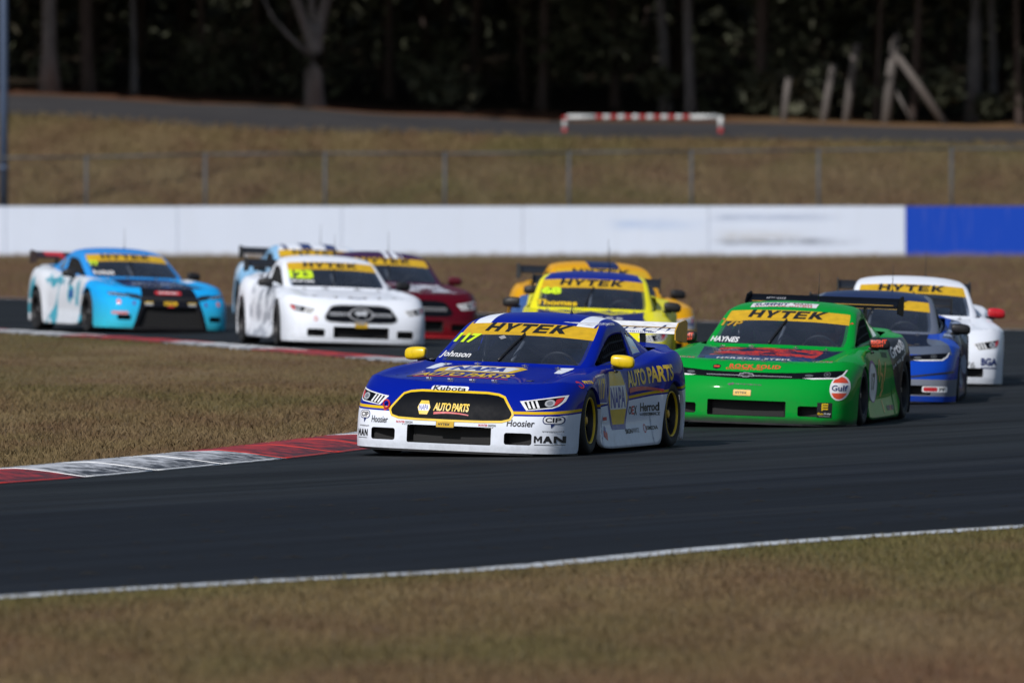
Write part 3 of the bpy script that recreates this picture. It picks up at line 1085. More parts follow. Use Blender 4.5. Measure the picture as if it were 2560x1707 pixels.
def cage_rows():
    nx_ = [0, .30, .56, .765, .885, .945, .975, .985]
    ny_ = [0, .008, .035, .095, .20, .34, .49, .61]

    def nose(y0, zs, end, k=1.0):
        z = zs if isinstance(zs, list) else [zs] * 8
        return [(nx_[i] * k if i < 6 else nx_[i], y0 + ny_[i], z[i]) for i in range(8)] + [end]
    f = lambda a: (1.0,) + arch(AX_F, .335, a)
    b = lambda a: (1.005,) + arch(AX_R, .36, a)
    rows = [
        nose(-2.375, .055, (.98, -1.67, .055)),
        nose(-2.39, .12, (.985, -1.67, .12)),
        nose(-2.385, .30, (.99, -1.67, .30)),
        nose(-2.345, [.42, .42, .42, .42, .425, .425, .425, .42], (.995,) + arch(AX_F, .335, 20)),
        [(0, -2.275, .552), (.3, -2.265, .552), (.56, -2.225, .557), (.755, -2.14, .568), (.87, -2.01, .580), (.93, -1.87, .582), (.968, -1.75, .572), (.988, -1.65, .545), (.998,) + arch(AX_F, .335, 42)],
        [(0, -2.10, .645), (.3, -2.09, .648), (.55, -2.03, .655), (.73, -1.95, .664), (.845, -1.82, .678), (.92, -1.70, .672), (.966, -1.60, .650), (.988, -1.53, .622), f(62)],
        [(0, -1.75, .686), (.28, -1.75, .692), (.49, -1.73, .681), (.67, -1.68, .672), (.80, -1.60, .708), (.90, -1.53, .702), (.96, -1.47, .674), (.993, -1.43, .650), f(79)],
        [(0, -1.36, .717), (.26, -1.36, .725), (.46, -1.36, .712), (.65, -1.34, .694), (.79, -1.33, .742), (.90, -1.32, .728), (.967, -1.31, .690), (.997, -1.31, .656), f(95)],
        [(0, -1.0, .747), (.25, -1.0, .755), (.44, -1.0, .743), (.64, -1.0, .722), (.78, -1.02, .758), (.89, -1.05, .746), (.957, -1.09, .70), (.985, -1.12, .62), f(128)],
        [(0, -.70, .772), (.25, -.69, .772), (.45, -.66, .767), (.65, -.60, .765), (.77, -.64, .785), (.885, -.76, .765), (.943, -.88, .68), (.965, -.98, .50), f(158)],
        [(0, -.55, .765), (.25, -.55, .765), (.45, -.5, .765), (.655, -.46, .77), (.77, -.44, .79), (.883, -.60, .77), (.937, -.78, .66), (.945, -.93, .38), (.985, -1.0, .2)],
        [None, None, None, None, (.77, -.27, .795), (.88, -.45, .765), (.932, -.66, .62), (.938, -.90, .27), (.99, -.985, .07)],
        [None, None, None, None, (.765, -.05, .795), (.878, -.12, .766), (.93, -.2, .59), (.936, -.32, .28), (.995, -.4, .07)],
        [None, None, None, None, (.762, .38, .80), (.88, .38, .770), (.933, .37, .59), (.938, .34, .28), (.997, .3, .07)],
        [None, None, None, None, (.76, .72, .82), (.888, .73, .788), (.945, .76, .61), (.947, .8, .30), (.998, .82, .07)],
        [None, None, None, None, (.76, .93, .850), (.897, .92, .820), (.962, .90, .69), (.965, .925, .36), (1.0, .97, .07)],
        [None, None, None, None, (.757, 1.06, .866), (.904, 1.04, .845), (.973, 1.0, .75), (.987, .965, .50), (1.0, .975, .25)],
        [None, None, None, None, (.75, 1.22, .886), (.905, 1.19, .868), (.985, 1.14, .80), (1.005, 1.10, .685), b(48)],
        [None, None, None, None, (.742, 1.42, .902), (.90, 1.39, .882), (.985, 1.35, .818), (1.01, 1.335, .715), b(90)],
        [(0, 1.72, .92), (.25, 1.72, .92), (.45, 1.72, .92), (.65, 1.71, .92), (.735, 1.70, .917), (.89, 1.68, .892), (.975, 1.62, .815), (1.005, 1.58, .675), b(130)],
        [(0, 2.28, .955), (.3, 2.275, .955), (.5, 2.25, .95), (.65, 2.2, .945), (.74, 2.12, .93), (.86, 1.98, .89), (.94, 1.85, .80), (.98, 1.74, .62), b(160)],
        [(0, 2.36, .76), (.3, 2.355, .76), (.55, 2.33, .755), (.70, 2.28, .75), (.78, 2.22, .735), (.88, 2.08, .70), (.95, 1.92, .62), (.98, 1.78, .45), (1.0, 1.695, .30)],
        [(0, 2.38, .42), (.3, 2.375, .42), (.55, 2.35, .42), (.72, 2.31, .41), (.80, 2.25, .40), (.89, 2.1, .38), (.95, 1.93, .34), (.98, 1.8, .26), (1.0, 1.695, .18)],
        [(0, 2.34, .17), (.3, 2.335, .17), (.55, 2.31, .17), (.72, 2.27, .16), (.80, 2.21, .15), (.88, 2.06, .14), (.94, 1.9, .12), (.97, 1.79, .10), (.99, 1.695, .08)],
    ]
    for r in rows:
        for j in range(4):
            if r[j] is None:
                r[j] = (r[4][0] * j / 4, r[4][1], r[4][2])
    return rows


M_BUMPER, M_HOOD, M_BODY, M_DOOR, M_TAIL = range(5)


def shell_cage():
    rows = cage_rows()
    bm = bmesh.new()
    n = len(rows[0])
    grid = []
    for r in rows:
        line = [bm.verts.new(p) for p in r]
        left = [line[0]] + [bm.verts.new((-p[0], p[1], p[2])) for p in r[1:]]
        grid.append((line, left))
    crease = bm.edges.layers.float.new('crease_edge')
    for i in range(len(rows) - 1):
        for j in range(n - 1):
            if 9 <= i < 19 and j < 4:
                continue
            if i < 5 and j < 8:
                mi = M_BUMPER
            elif i < 9 and j < 3:
                mi = M_HOOD
            elif 11 <= i < 14 and j >= 4:
                mi = M_DOOR
            elif i >= 19:
                mi = M_TAIL
            else:
                mi = M_BODY
            for s in (0, 1):
                q = [grid[i][s][j], grid[i][s][j + 1], grid[i + 1][s][j + 1], grid[i + 1][s][j]]
                if s:
                    q.reverse()
                fc = bm.faces.new(q)
                fc.material_index = mi
                fc.smooth = True
    def cr(v1, v2, val):
        e = bm.edges.get((v1, v2))
        if e:
            e[crease] = val
    for s in (0, 1):
        for j in range(n - 1):
            cr(grid[5][s][j], grid[5][s][j + 1], 0.5)        # leading edge of the hood
            cr(grid[3][s][j], grid[3][s][j + 1], 0.3)        # brow over the bumper face
            cr(grid[2][s][j], grid[2][s][j + 1], 0.2)
            cr(grid[1][s][j], grid[1][s][j + 1], 0.35)       # lip of the chin
            if j < 4:
                cr(grid[20][s][j], grid[20][s][j + 1], 0.6)
        for i in range(9, 18):
            cr(grid[i][s][7], grid[i + 1][s][7], 0.6)        # skirt step
        for i in range(5, 9):
            cr(grid[i][s][2], grid[i + 1][s][2], 0.6)        # hood bulge
            cr(grid[i][s][4], grid[i + 1][s][4], 0.35)       # crest of the front fender
            cr(grid[i][s][7], grid[i + 1][s][7], 0.5)        # lip of the front arch
        for i in range(15, 19):
            cr(grid[i][s][7], grid[i + 1][s][7], 0.4)
        for i in range(9, 20):
            cr(grid[i][s][5], grid[i + 1][s][5], 0.5)        # shoulder line along the doors
        for i in range(0, 4):
            cr(grid[i][s][4], grid[i + 1][s][4], 0.25)       # corner of the nose
        cr(grid[9][s][3], grid[10][s][3], 0.5)
    bmesh.ops.delete(bm, geom=[v for v in bm.verts if not v.link_faces], context='VERTS')
    return bm


G_PILLAR, G_ROOF, G_SCREEN, G_BANNER, G_REAR, G_SIDE, G_QUARTER = range(7)


def green_cage():
    g1 = [(0, -.70, .780), (.38, -.665, .776), (.69, -.545, .774), (.728, -.47, .784), (.742, -.40, .80), (.752, -.38, .785), (.757, -.38, .74)]
    g2 = [(0, .14, 1.142), (.34, .155, 1.137), (.622, .20, 1.115), (.652, .215, 1.095), (.664, .20, 1.06), (.75, .10, .785), (.76, .10, .74)]
    gb = [tuple(a + (b - a) * .66 for a, b in zip(p, q)) for p, q in zip(g1, g2)]
    gb[0] = (0, gb[0][1] - .012, gb[0][2] + .012)
    gb[1] = (gb[1][0], gb[1][1] - .012, gb[1][2] + .012)
    gm = [tuple(a + (b - a) * .36 for a, b in zip(p, q)) for p, q in zip(g1, g2)]
    gm[0] = (0, gm[0][1] - .015, gm[0][2] + .014)
    gm[1] = (gm[1][0], gm[1][1] - .015, gm[1][2] + .014)
    rows = [
        [(0, -.76, .745), (.38, -.73, .742), (.69, -.61, .74), (.72, -.52, .745), (.735, -.44, .75), (.75, -.40, .75), (.755, -.40, .74)],
        g1, gm, gb, g2,
        [(0, .34, 1.195), (.33, .345, 1.188), (.575, .36, 1.160), (.628, .37, 1.135), (.652, .37, 1.092), (.75, .35, .785), (.76, .35, .75)],
        [(0, .62, 1.228), (.32, .62, 1.220), (.555, .62, 1.188), (.612, .62, 1.158), (.640, .62, 1.108), (.75, .62, .80), (.76, .62, .76)],
        [(0, .78, 1.224), (.32, .78, 1.216), (.55, .78, 1.183), (.604, .80, 1.150), (.632, .82, 1.085), (.745, .80, .825), (.76, .78, .78)],
        [(0, .88, 1.213), (.315, .88, 1.205), (.54, .88, 1.172), (.595, .89, 1.142), (.625, .90, 1.07), (.74, .90, .845), (.758, .90, .79)],
        [(0, 1.02, 1.195), (.31, 1.02, 1.187), (.53, 1.02, 1.155), (.585, 1.02, 1.125), (.62, 1.0, 1.07), (.735, .96, .85), (.755, .96, .80)],
        [(0, 1.15, 1.165), (.31, 1.15, 1.157), (.525, 1.14, 1.125), (.58, 1.12, 1.095), (.615, 1.14, 1.02), (.725, 1.15, .87), (.75, 1.15, .82)],
        [(0, 1.72, .965), (.31, 1.71, .96), (.53, 1.67, .945), (.61, 1.62, .93), (.65, 1.55, .92), (.71, 1.45, .895), (.74, 1.45, .85)],
        [(0, 1.84, .90), (.31, 1.82, .895), (.55, 1.78, .88), (.63, 1.74, .875), (.68, 1.67, .865), (.72, 1.57, .85), (.74, 1.57, .82)],
    ]
    bm = bmesh.new()
    grid = []
    for r in rows:
        line = [bm.verts.new(p) for p in r]
        grid.append((line, [line[0]] + [bm.verts.new((-p[0], p[1], p[2])) for p in r[1:]]))
    cl = bm.edges.layers.float.new('crease_edge')
    for i in range(len(rows) - 1):
        for j in range(6):
            mi = G_PILLAR
            if i in (1, 2) and j < 2:
                mi = G_SCREEN
            elif i == 3 and j < 2:
                mi = G_BANNER
            elif 4 <= i <= 9 and j < 2:
                mi = G_ROOF
            elif i == 10 and j < 2:
                mi = G_REAR
            elif 1 <= i <= 6 and j == 4:
                mi = G_SIDE
            elif 8 <= i <= 9 and j == 4:
                mi = G_QUARTER
            for s in (0, 1):
                q = [grid[i][s][j], grid[i][s][j + 1], grid[i + 1][s][j + 1], grid[i + 1][s][j]]
                if s:
                    q.reverse()
                fc = bm.faces.new(q)
                fc.material_index = mi
                fc.smooth = True
    for s in (0, 1):
        for i in range(1, 5):
            for j in (2, 3):
                e = bm.edges.get((grid[i][s][j], grid[i + 1][s][j]))
                if e:
                    e[cl] = 0.3
        for j in range(2):
            for i in (4,):
                e = bm.edges.get((grid[i][s][j], grid[i][s][j + 1]))
                if e:
                    e[cl] = 0.2
    return bm


def split_by_material(me):
    out = {}
    for mi in sorted({p.material_index for p in me.polygons}):
        bm = bmesh.new()
        bm.from_mesh(me)
        bmesh.ops.delete(bm, geom=[f_ for f_ in bm.faces if f_.material_index != mi], context='FACES')
        for f_ in bm.faces:
            f_.material_index = 0
        out[mi] = bm
    return out


def islands(me):
    bm = bmesh.new()
    bm.from_mesh(me)
    seen, out = set(), []
    for v in bm.verts:
        if v in seen:
            continue
        st, grp = [v], {v}
        while st:
            a = st.pop()
            for e in a.link_edges:
                b = e.other_vert(a)
                if b not in grp:
                    grp.add(b)
                    st.append(b)
        seen |= grp
        out.append({q.index for q in grp})
    bm.free()
    if len(out) == 1:
        return [me]
    res = []
    for grp in out:
        bm = bmesh.new()
        bm.from_mesh(me)
        bm.verts.ensure_lookup_table()
        bmesh.ops.delete(bm, geom=[v for v in bm.verts if v.index not in grp], context='VERTS')
        res.append(bm_mesh(bm, 'piece', True))
    return res


def border_ribbon(me, pairs, w=0.004, lift=0.0015):
    """dark seam strips along the borders between panels"""
    bm = bmesh.new()
    bm.from_mesh(me)
    mb = MB()
    for e in bm.edges:
        if len(e.link_faces) == 2:
            a, b = (f_.material_index for f_ in e.link_faces)
            if a != b and (min(a, b), max(a, b)) in pairs:
                n_ = (e.verts[0].normal + e.verts[1].normal).normalized()
                t = (e.verts[1].co - e.verts[0].co).normalized()
                s = n_.cross(t) * (w / 2)
                base = len(mb.v)
                for v in e.verts:
                    for sg in (-1, 1):
                        mb.v.append(v.co + s * sg + n_ * lift)
                        mb.v.append(v.co + s * sg - n_ * 0.002)
                mb.f += [(base, base + 4, base + 6, base + 2), (base, base + 1, base + 5, base + 4), (base + 2, base + 6, base + 7, base + 3)]
    bm.free()
    return mb.mesh()


def lip(bm, edges, vec_fn):
    r = bmesh.ops.extrude_edge_only(bm, edges=edges)
    for v in [q for q in r['geom'] if isinstance(q, bmesh.types.BMVert)]:
        v.co += vec_fn(v.co)


def cut_opening(bm, poly, depth, ymax=-1.5, shrink=0.92):
    """cut a convex x-z polygon out of the front of bm; returns a pocket mesh (walls and back)"""
    xs_ = [p[0] for p in poly]; zs_ = [p[1] for p in poly]
    cx, cz = sum(xs_) / len(xs_), sum(zs_) / len(zs_)
    lo, hi = (min(xs_) - .06, min(zs_) - .06), (max(xs_) + .06, max(zs_) + .06)
    for a, b in zip(poly, poly[1:] + poly[:1]):
        nrm = Vector((b[1] - a[1], 0, -(b[0] - a[0]))).normalized()
        fs = [f_ for f_ in bm.faces if f_.calc_center_median().y < ymax and any(lo[0] < v.co.x < hi[0] and lo[1] < v.co.z < hi[1] for v in f_.verts)]
        geom = set(fs)
        for f_ in fs:
            geom.update(f_.verts); geom.update(f_.edges)
        bmesh.ops.bisect_plane(bm, geom=list(geom), plane_co=(a[0], 0, a[1]), plane_no=nrm, dist=1e-5)

    def ins(p):
        for a, b in zip(poly, poly[1:] + poly[:1]):
            c1 = (b[0] - a[0]) * (p.z - a[1]) - (b[1] - a[1]) * (p.x - a[0])
            c2 = (b[0] - a[0]) * (cz - a[1]) - (b[1] - a[1]) * (cx - a[0])
            if c1 * c2 < -1e-9:
                return False
        return True
    kill = [f_ for f_ in bm.faces if f_.calc_center_median().y < ymax and ins(f_.calc_center_median())]
    ks = set(kill)
    border = [e for f_ in kill for e in f_.edges if sum(1 for q in e.link_faces if q in ks) == 1]
    segs = [(e.verts[0].co.copy(), e.verts[1].co.copy()) for e in border]
    bmesh.ops.delete(bm, geom=kill, context='FACES')
    v, f = [], []
    yb = max(p.y for s_ in segs for p in s_) + depth
    for a, b in segs:
        base = len(v)
        for p in (a, b):
            v.append(tuple(p))
            v.append((cx + (p.x - cx) * shrink, yb, cz + (p.z - cz) * shrink))
        v.append((cx, yb, cz))
        f += [(base, base + 2, base + 3, base + 1), (base + 1, base + 3, base + 4)]
    return v, f


def rrect(x0, x1, z0, z1, r, n=4):
    out = []
    for cx, cz, a0 in ((x1 - r, z1 - r, 0), (x0 + r, z1 - r, 90), (x0 + r, z0 + r, 180), (x1 - r, z0 + r, 270)):
        for k in range(n + 1):
            a = R(a0 + 90 * k / n)
            out.append((cx + r * math.cos(a), cz + r * math.sin(a)))
    return out


# ---- shared shell meshes
sh = shell_cage()
sh_me = bpy.data.meshes.new('shell_cage'); sh.to_mesh(sh_me); sh.free()
for _ in range(5):
    sh_me.materials.append(None)
sh_me = subsurf(sh_me, 3)
gr = green_cage()
gr_me = bpy.data.meshes.new('green_cage'); gr.to_mesh(gr_me); gr.free()
for _ in range(7):
    gr_me.materials.append(None)
gr_me = subsurf(gr_me, 3)


def bvh_of(*mes):
    v, f = [], []
    for me in mes:
        b = len(v)
        v += [q.co.copy() for q in me.vertices]
        f += [tuple(b + i for i in p.vertices) for p in me.polygons]
    return BVHTree.FromPolygons(v, f)


BVH = bvh_of(sh_me, gr_me)
SEAMS = border_ribbon(sh_me, {(M_BUMPER, M_HOOD), (M_HOOD, M_BODY), (M_BODY, M_DOOR), (M_BUMPER, M_BODY)})
_b = bmesh.new(); _b.from_mesh(SEAMS); bmesh.ops.remove_doubles(_b, verts=_b.verts, dist=.004); _b.to_mesh(SEAMS); _b.free()
SEAMS = islands(SEAMS)

PARTS = {}
for mi, bm in split_by_material(sh_me).items():
    if mi == M_BUMPER:
        PARTS['bumper_bm'] = bm
        continue
    ed = [e for e in bm.edges if len(e.link_faces) == 1 and all(abs(v.co.x) > .93 for v in e.verts) and
          (all(v.co.z < .09 for v in e.verts) or all(abs((Vector((v.co.y - AX_F, v.co.z - .3)).length) - .335) < .03 or abs((Vector((v.co.y - AX_R, v.co.z - .3)).length) - .36) < .03 or v.co.z < .31 for v in e.verts))]
    lip(bm, ed, lambda c: Vector((-math.copysign(.035, c.x), 0, 0)))
    PARTS[mi] = islands(bm_mesh(bm, 'shell', True))
GPARTS = {}
for mi, bm in split_by_material(gr_me).items():
    if mi == G_PILLAR:
        ed = [e for e in bm.edges if len(e.link_faces) == 1 and all(abs(v.co.x) > .6 and v.co.z > .79 for v in e.verts)]
        lip(bm, ed, lambda c: Vector((-math.copysign(.03, c.x), 0, -.004)))
    GPARTS[mi] = islands(bm_mesh(bm, 'cabin', True))


def bumper_variant(openings):
    bm = PARTS['bumper_bm'].copy()
    pockets = []
    for (poly, d) in openings:
        v, f = cut_opening(bm, poly, d)
        pk = pydata(v, f)
        b2 = bmesh.new(); b2.from_mesh(pk); bmesh.ops.remove_doubles(b2, verts=b2.verts, dist=1e-5); b2.to_mesh(pk); b2.free()
        pockets.append(pk)
    for f_ in bm.faces:
        f_.smooth = True
    return bm_mesh(bm, 'bumper', True), pockets


MAIN_IN = rrect(-.385, .385, .115, .272, .014)
SIDE_R = rrect(.50, .735, .128, .232, .022)
SIDE_L = [(-x, z) for x, z in reversed(SIDE_R)]
BUMPER_A, POCK_A = bumper_variant([(MAIN_IN, .10), (SIDE_R, .05), (SIDE_L, .05)])
TRAP = [(-.52, .075), (.52, .075), (.43, .33), (.39, .375), (-.39, .375), (-.43, .33)]
BUMPER_T, POCK_T = bumper_variant([(TRAP, .05), (rrect(.60, .79, .17, .25, .02), .05), (rrect(-.79, -.60, .17, .25, .02), .05)])


# ---- decals: flat print laid on the panels
VIEWS = {   # origin offset, U, V, ray direction
    'F': (Vector((0, -4, 0)), Vector((1, 0, 0)), Vector((0, 0, 1)), Vector((0, 1, 0))),
    'T': (Vector((0, 0, 3)), Vector((1, 0, 0)), Vector((0, 1, 0)), Vector((0, 0, -1))),
    'R': (Vector((3, 0, 0)), Vector((0, 1, 0)), Vector((0, 0, 1)), Vector((-1, 0, 0))),
    'L': (Vector((-3, 0, 0)), Vector((0, -1, 0)), Vector((0, 0, 1)), Vector((1, 0, 0))),
}


def lay(bm, view, off, bvh=None, step=0.045):
    """bm holds flat geometry in (u, v, 0); wrap it on the car"""
    bvh = bvh or BVH
    o, U, V, d = VIEWS[view]
    us = [v.co.x for v in bm.verts]; vs_ = [v.co.y for v in bm.verts]
    if not us:
        return
    if view == 'F' and max(abs(min(us)), abs(max(us))) > .76:
        step = .014                     # tight curve at the corners of the nose
    for ax, lo, hi in ((0, min(us), max(us)), (1, min(vs_), max(vs_))):
        k = math.floor(lo / step) + 1
        while k * step < hi:
            if hi - lo > step * 0.8:
                no = (1, 0, 0) if ax == 0 else (0, 1, 0)
                bmesh.ops.bisect_plane(bm, geom=list(bm.verts) + list(bm.edges) + list(bm.faces), plane_co=tuple(k * step * q for q in no), plane_no=no, dist=1e-6)
            k += 1
    last = None
    for v in bm.verts:
        p = o + U * v.co.x + V * v.co.y
        h = bvh.ray_cast(p, d)
        if h[0] is None:
            h = bvh.find_nearest(p + d * 1.6)
        loc, nrm = h[0], h[1]
        if nrm.dot(d) > 0:
            nrm = -nrm
        v.co = loc + nrm * off
    for f_ in bm.faces:
        f_.smooth = True


_fc = {}


def text_bm(s, bold=0.0, shear=0.0, spacing=1.0):
    key = (s, bold, shear, spacing)
    if key not in _fc:
        c = bpy.data.curves.new('lettering', 'FONT')
        c.body = s
        c.offset = bold
        c.shear = shear
        c.space_character = spacing
        c.resolution_u = 3
        c.fill_mode = 'FRONT'
        o = bpy.data.objects.new('tmp', c)
        COL.objects.link(o)
        dg = bpy.context.evaluated_depsgraph_get(); dg.update()
        me = bpy.data.meshes.new_from_object(o.evaluated_get(dg))
        bpy.data.objects.remove(o)
        _fc[key] = me
    bm = bmesh.new()
    bm.from_mesh(_fc[key])
    xs_ = [v.co.x for v in bm.verts]; ys_ = [v.co.y for v in bm.verts]
    x0, x1, y0, y1 = min(xs_), max(xs_), min(ys_), max(ys_)
    for v in bm.verts:
        v.co.x = (v.co.x - x0) / (x1 - x0) - .5
        v.co.y = (v.co.y - y0) / (y1 - y0) - .5
        v.co.z = 0
    return bm


HYTEK_POLYS = {
    'M': [[(0, 0), (.24, 0), (.24, .62), (.51, .16), (.78, .62), (.78, 0), (1.02, 0), (1.02, 1), (.76, 1), (.51, .56), (.26, 1), (0, 1)]],
    'A': [[(-.04, 0), (.26, 0), (.36, .24), (.66, .24), (.76, 0), (1.06, 0), (.66, 1), (.36, 1)]],
    'N': [[(0, 0), (.26, 0), (.26, .58), (.74, 0), (1.02, 0), (1.02, 1), (.76, 1), (.76, .42), (.28, 1), (0, 1)]],
    'H': [[(0, 0), (.30, 0), (.30, .40), (.72, .40), (.72, 0), (1.02, 0), (1.02, 1), (.72, 1), (.72, .62), (.30, .62), (.30, 1), (0, 1)]],
    'Y': [[(.36, 0), (.66, 0), (.66, .38), (1.06, 1), (.72, 1), (.51, .62), (.30, 1), (-.04, 1), (.36, .38)]],
    'T': [[(.36, 0), (.66, 0), (.66, .76), (1.04, .76), (1.04, 1), (-.02, 1), (-.02, .76), (.36, .76)]],
    'E': [[(0, 0), (.95, 0), (.95, .22), (.30, .22), (.30, .40), (.88, .40), (.88, .60), (.30, .60), (.30, .78), (.95, .78), (.95, 1), (0, 1)]],
    'K': [[(0, 0), (.30, 0), (.30, .40), (.70, 0), (1.10, 0), (.60, .50), (1.10, 1), (.70, 1), (.30, .60), (.30, 1), (0, 1)]],
}


def hytek_bm(shear=0.28, word='HYTEK'):
    bm = bmesh.new()
    x = 0
    for ch in word:
        for pl in HYTEK_POLYS[ch]:
            vs_ = [bm.verts.new((x + p[0] * 1.45 + shear * p[1], p[1], 0)) for p in pl]
            bm.faces.new(vs_)
        x += 1.45 * 1.16
    bm.normal_update()
    bmesh.ops.triangulate(bm, faces=bm.faces)
    xs_ = [v.co.x for v in bm.verts]
    x0, x1 = min(xs_), max(xs_)
    for v in bm.verts:
        v.co.x = (v.co.x - x0) / (x1 - x0) - .5
        v.co.y -= .5
    return bm


def poly_bm(polys):
    bm = bmesh.new()
    for pl in polys:
        bm.faces.new([bm.verts.new((p[0], p[1], 0)) for p in pl])
    bm.normal_update()
    bmesh.ops.triangulate(bm, faces=bm.faces)
    return bm


def ring_polys(pl, w):
    """outline band of a closed polygon, width w outwards"""
    n = len(pl)
    cx = sum(p[0] for p in pl) / n; cy = sum(p[1] for p in pl) / n
    out = []
    area = sum(pl[i][0] * pl[(i + 1) % n][1] - pl[(i + 1) % n][0] * pl[i][1] for i in range(n))
    sg = 1 if area > 0 else -1
    for i in range(n):
        a, b, c = Vector(pl[i - 1]), Vector(pl[i]), Vector(pl[(i + 1) % n])
        t = ((b - a).normalized() + (c - b).normalized())
        t = t.normalized() if t.length > 1e-6 else (c - b).normalized()
        out.append((b.x + t.y * w * sg, b.y - t.x * w * sg))
    return [[pl[i], pl[(i + 1) % n], out[(i + 1) % n], out[i]] for i in range(n)]


def ellipse(cx, cy, a, b, n=24):
    return [(cx + a * math.cos(2 * math.pi * k / n), cy + b * math.sin(2 * math.pi * k / n)) for k in range(n)]


def place(bm, c, w, h, rot=0.0, skew=0.0):
    """unit geometry (-.5...5) -> centre c, size w x h, turned by rot degrees in the decal plane"""
    ca, sa = math.cos(R(rot)), math.sin(R(rot))
    for v in bm.verts:
        x, y = v.co.x * w, v.co.y * h
        y += x * skew
        v.co = (c[0] + x * ca - y * sa, c[1] + x * sa + y * ca, 0)
    return bm


ROLL = R(2.0)
ROLL_M = Matrix.Translation((0, 0, .15)) @ Matrix.Rotation(ROLL, 4, 'Y') @ Matrix.Translation((0, 0, -.15))


def dashes_bm(s):
    """small print too blurred to read in the photograph: a row of short uneven marks, one per character"""
    q = random.Random(len(s) * 7 + ord(s[1]))
    n = int(s[1:])
    polys = []
    for k in range(n):
        a = (k + .12) / n - .5
        b = (k + q.uniform(.62, .95)) / n - .5
        hi, lo = q.choice((.5, .5, .32)), q.choice((-.5, -.5, -.1))
        polys.append([(a, lo), (b, lo), (b, hi), (a, hi)])
    return poly_bm(polys)


class Car:
    def __init__(self, label, loc, yaw):
        self.t = empty('race_car', loc, yaw)
        tag(self.t, label, 'race car', 'race cars rounding the corner')

    def part(self, name, me, mat, roll=True, parent=None, label=None, smooth=None):
        o = link(name, me, mat, parent or self.t, smooth)
        if roll and parent is None:
            o.matrix_local = ROLL_M
        if label:
            o['label'] = label
        return o

    def decal(self, bm, view, mat, off=.0022, name='decal', bvh=None, parent=None):
        lay(bm, view, off, bvh)
        me = bm_mesh(bm, name, True)
        o = self.part(name, me, mat, parent=parent)
        return o

    def text(self, s, view, c, w, h, mat, rot=0, bold=.02, shear=0.0, off=.0028, skew=0.0, spacing=1.0, name='lettering', bvh=None):
        bm = dashes_bm(s) if s.startswith('~') else text_bm(s, bold, shear, spacing)
        return self.decal(place(bm, c, w, h, rot, skew), view, mat, off, name, bvh)

    def poly(self, polys, view, mat, off=.0022, name='decal', parent=None):
        return self.decal(poly_bm(polys), view, mat, off, name, parent=parent)


# ---- common materials
RUBBER = plain('tyre_rubber', (0.018, 0.018, 0.019), 0.75)
BLACKP = plain('black_plastic', (0.012, 0.012, 0.014), 0.5)
NETM = plain('net_webbing', (0.004, 0.004, 0.005), 0.8)
GLOSSB = plain('gloss_black', (0.004, 0.005, 0.008), 0.5)
GLOSSB.node_tree.nodes['Principled BSDF'].inputs['Specular IOR Level'].default_value = .07
DARKIN = plain('dark_interior', (0.045, 0.047, 0.052), 0.8)
STEEL = plain('brushed_steel', (0.42, 0.42, 0.43), 0.32, 0.9)
TUBEM = plain('roll_cage_paint', (0.16, 0.17, 0.19), 0.5)
YEL = plain('banner_yellow', (0.66, 0.40, 0.012), 0.42)
INK = plain('black_print', (0.012, 0.012, 0.014), 0.5)
WHITE = plain('white_print', (0.78, 0.79, 0.81), 0.45)
LIME = plain('fluoro_number', (0.62, 0.86, 0.02), 0.5)
REDP = plain('red_print', (0.55, 0.025, 0.035), 0.45)
ORANGEP = plain('orange_print', (0.72, 0.075, 0.03), 0.45)
NAVYP = plain('navy_print', (0.012, 0.028, 0.14), 0.45)
BLUEP = plain('blue_print', (0.01, 0.035, 0.32), 0.4)
GREYP = plain('grey_print', (0.30, 0.31, 0.33), 0.5)
GOLD = plain('gold_paint', (0.62, 0.36, 0.03), 0.35, 0.2)
YELP = plain('yellow_print', (0.78, 0.52, 0.012), 0.4)
SILVER = plain('silver_print', (0.55, 0.57, 0.60), 0.3, 0.3)
LAMPG = plain('dim_lamp', (0.11, 0.12, 0.13), 0.2, 0.2)
LENS = plain('headlamp_lens', (0.35, 0.37, 0.40), 0.12, 0.5)
MESHM = NB('intake_mesh', 0.7)
_x, _y, _z = MESHM.xyz()
MESHM.color(MESHM.mix(MESHM.both(MESHM.gt(MESHM.math('FRACT', MESHM.mul(_x, 70.0)), .3), MESHM.gt(MESHM.math('FRACT', MESHM.mul(_z, 70.0)), .3)), (0.0035, 0.0035, 0.004), (0.012, 0.012, 0.013)))
GLASS = glass_mat('windscreen_glass', (0.74, 0.79, 0.86), 1.0)
GLASSD = glass_mat('dark_window_glass', (0.34, 0.37, 0.40), 1.0)
GLASSR = glass_mat('rear_window_glass', (0.62, 0.64, 0.66), 1.0)


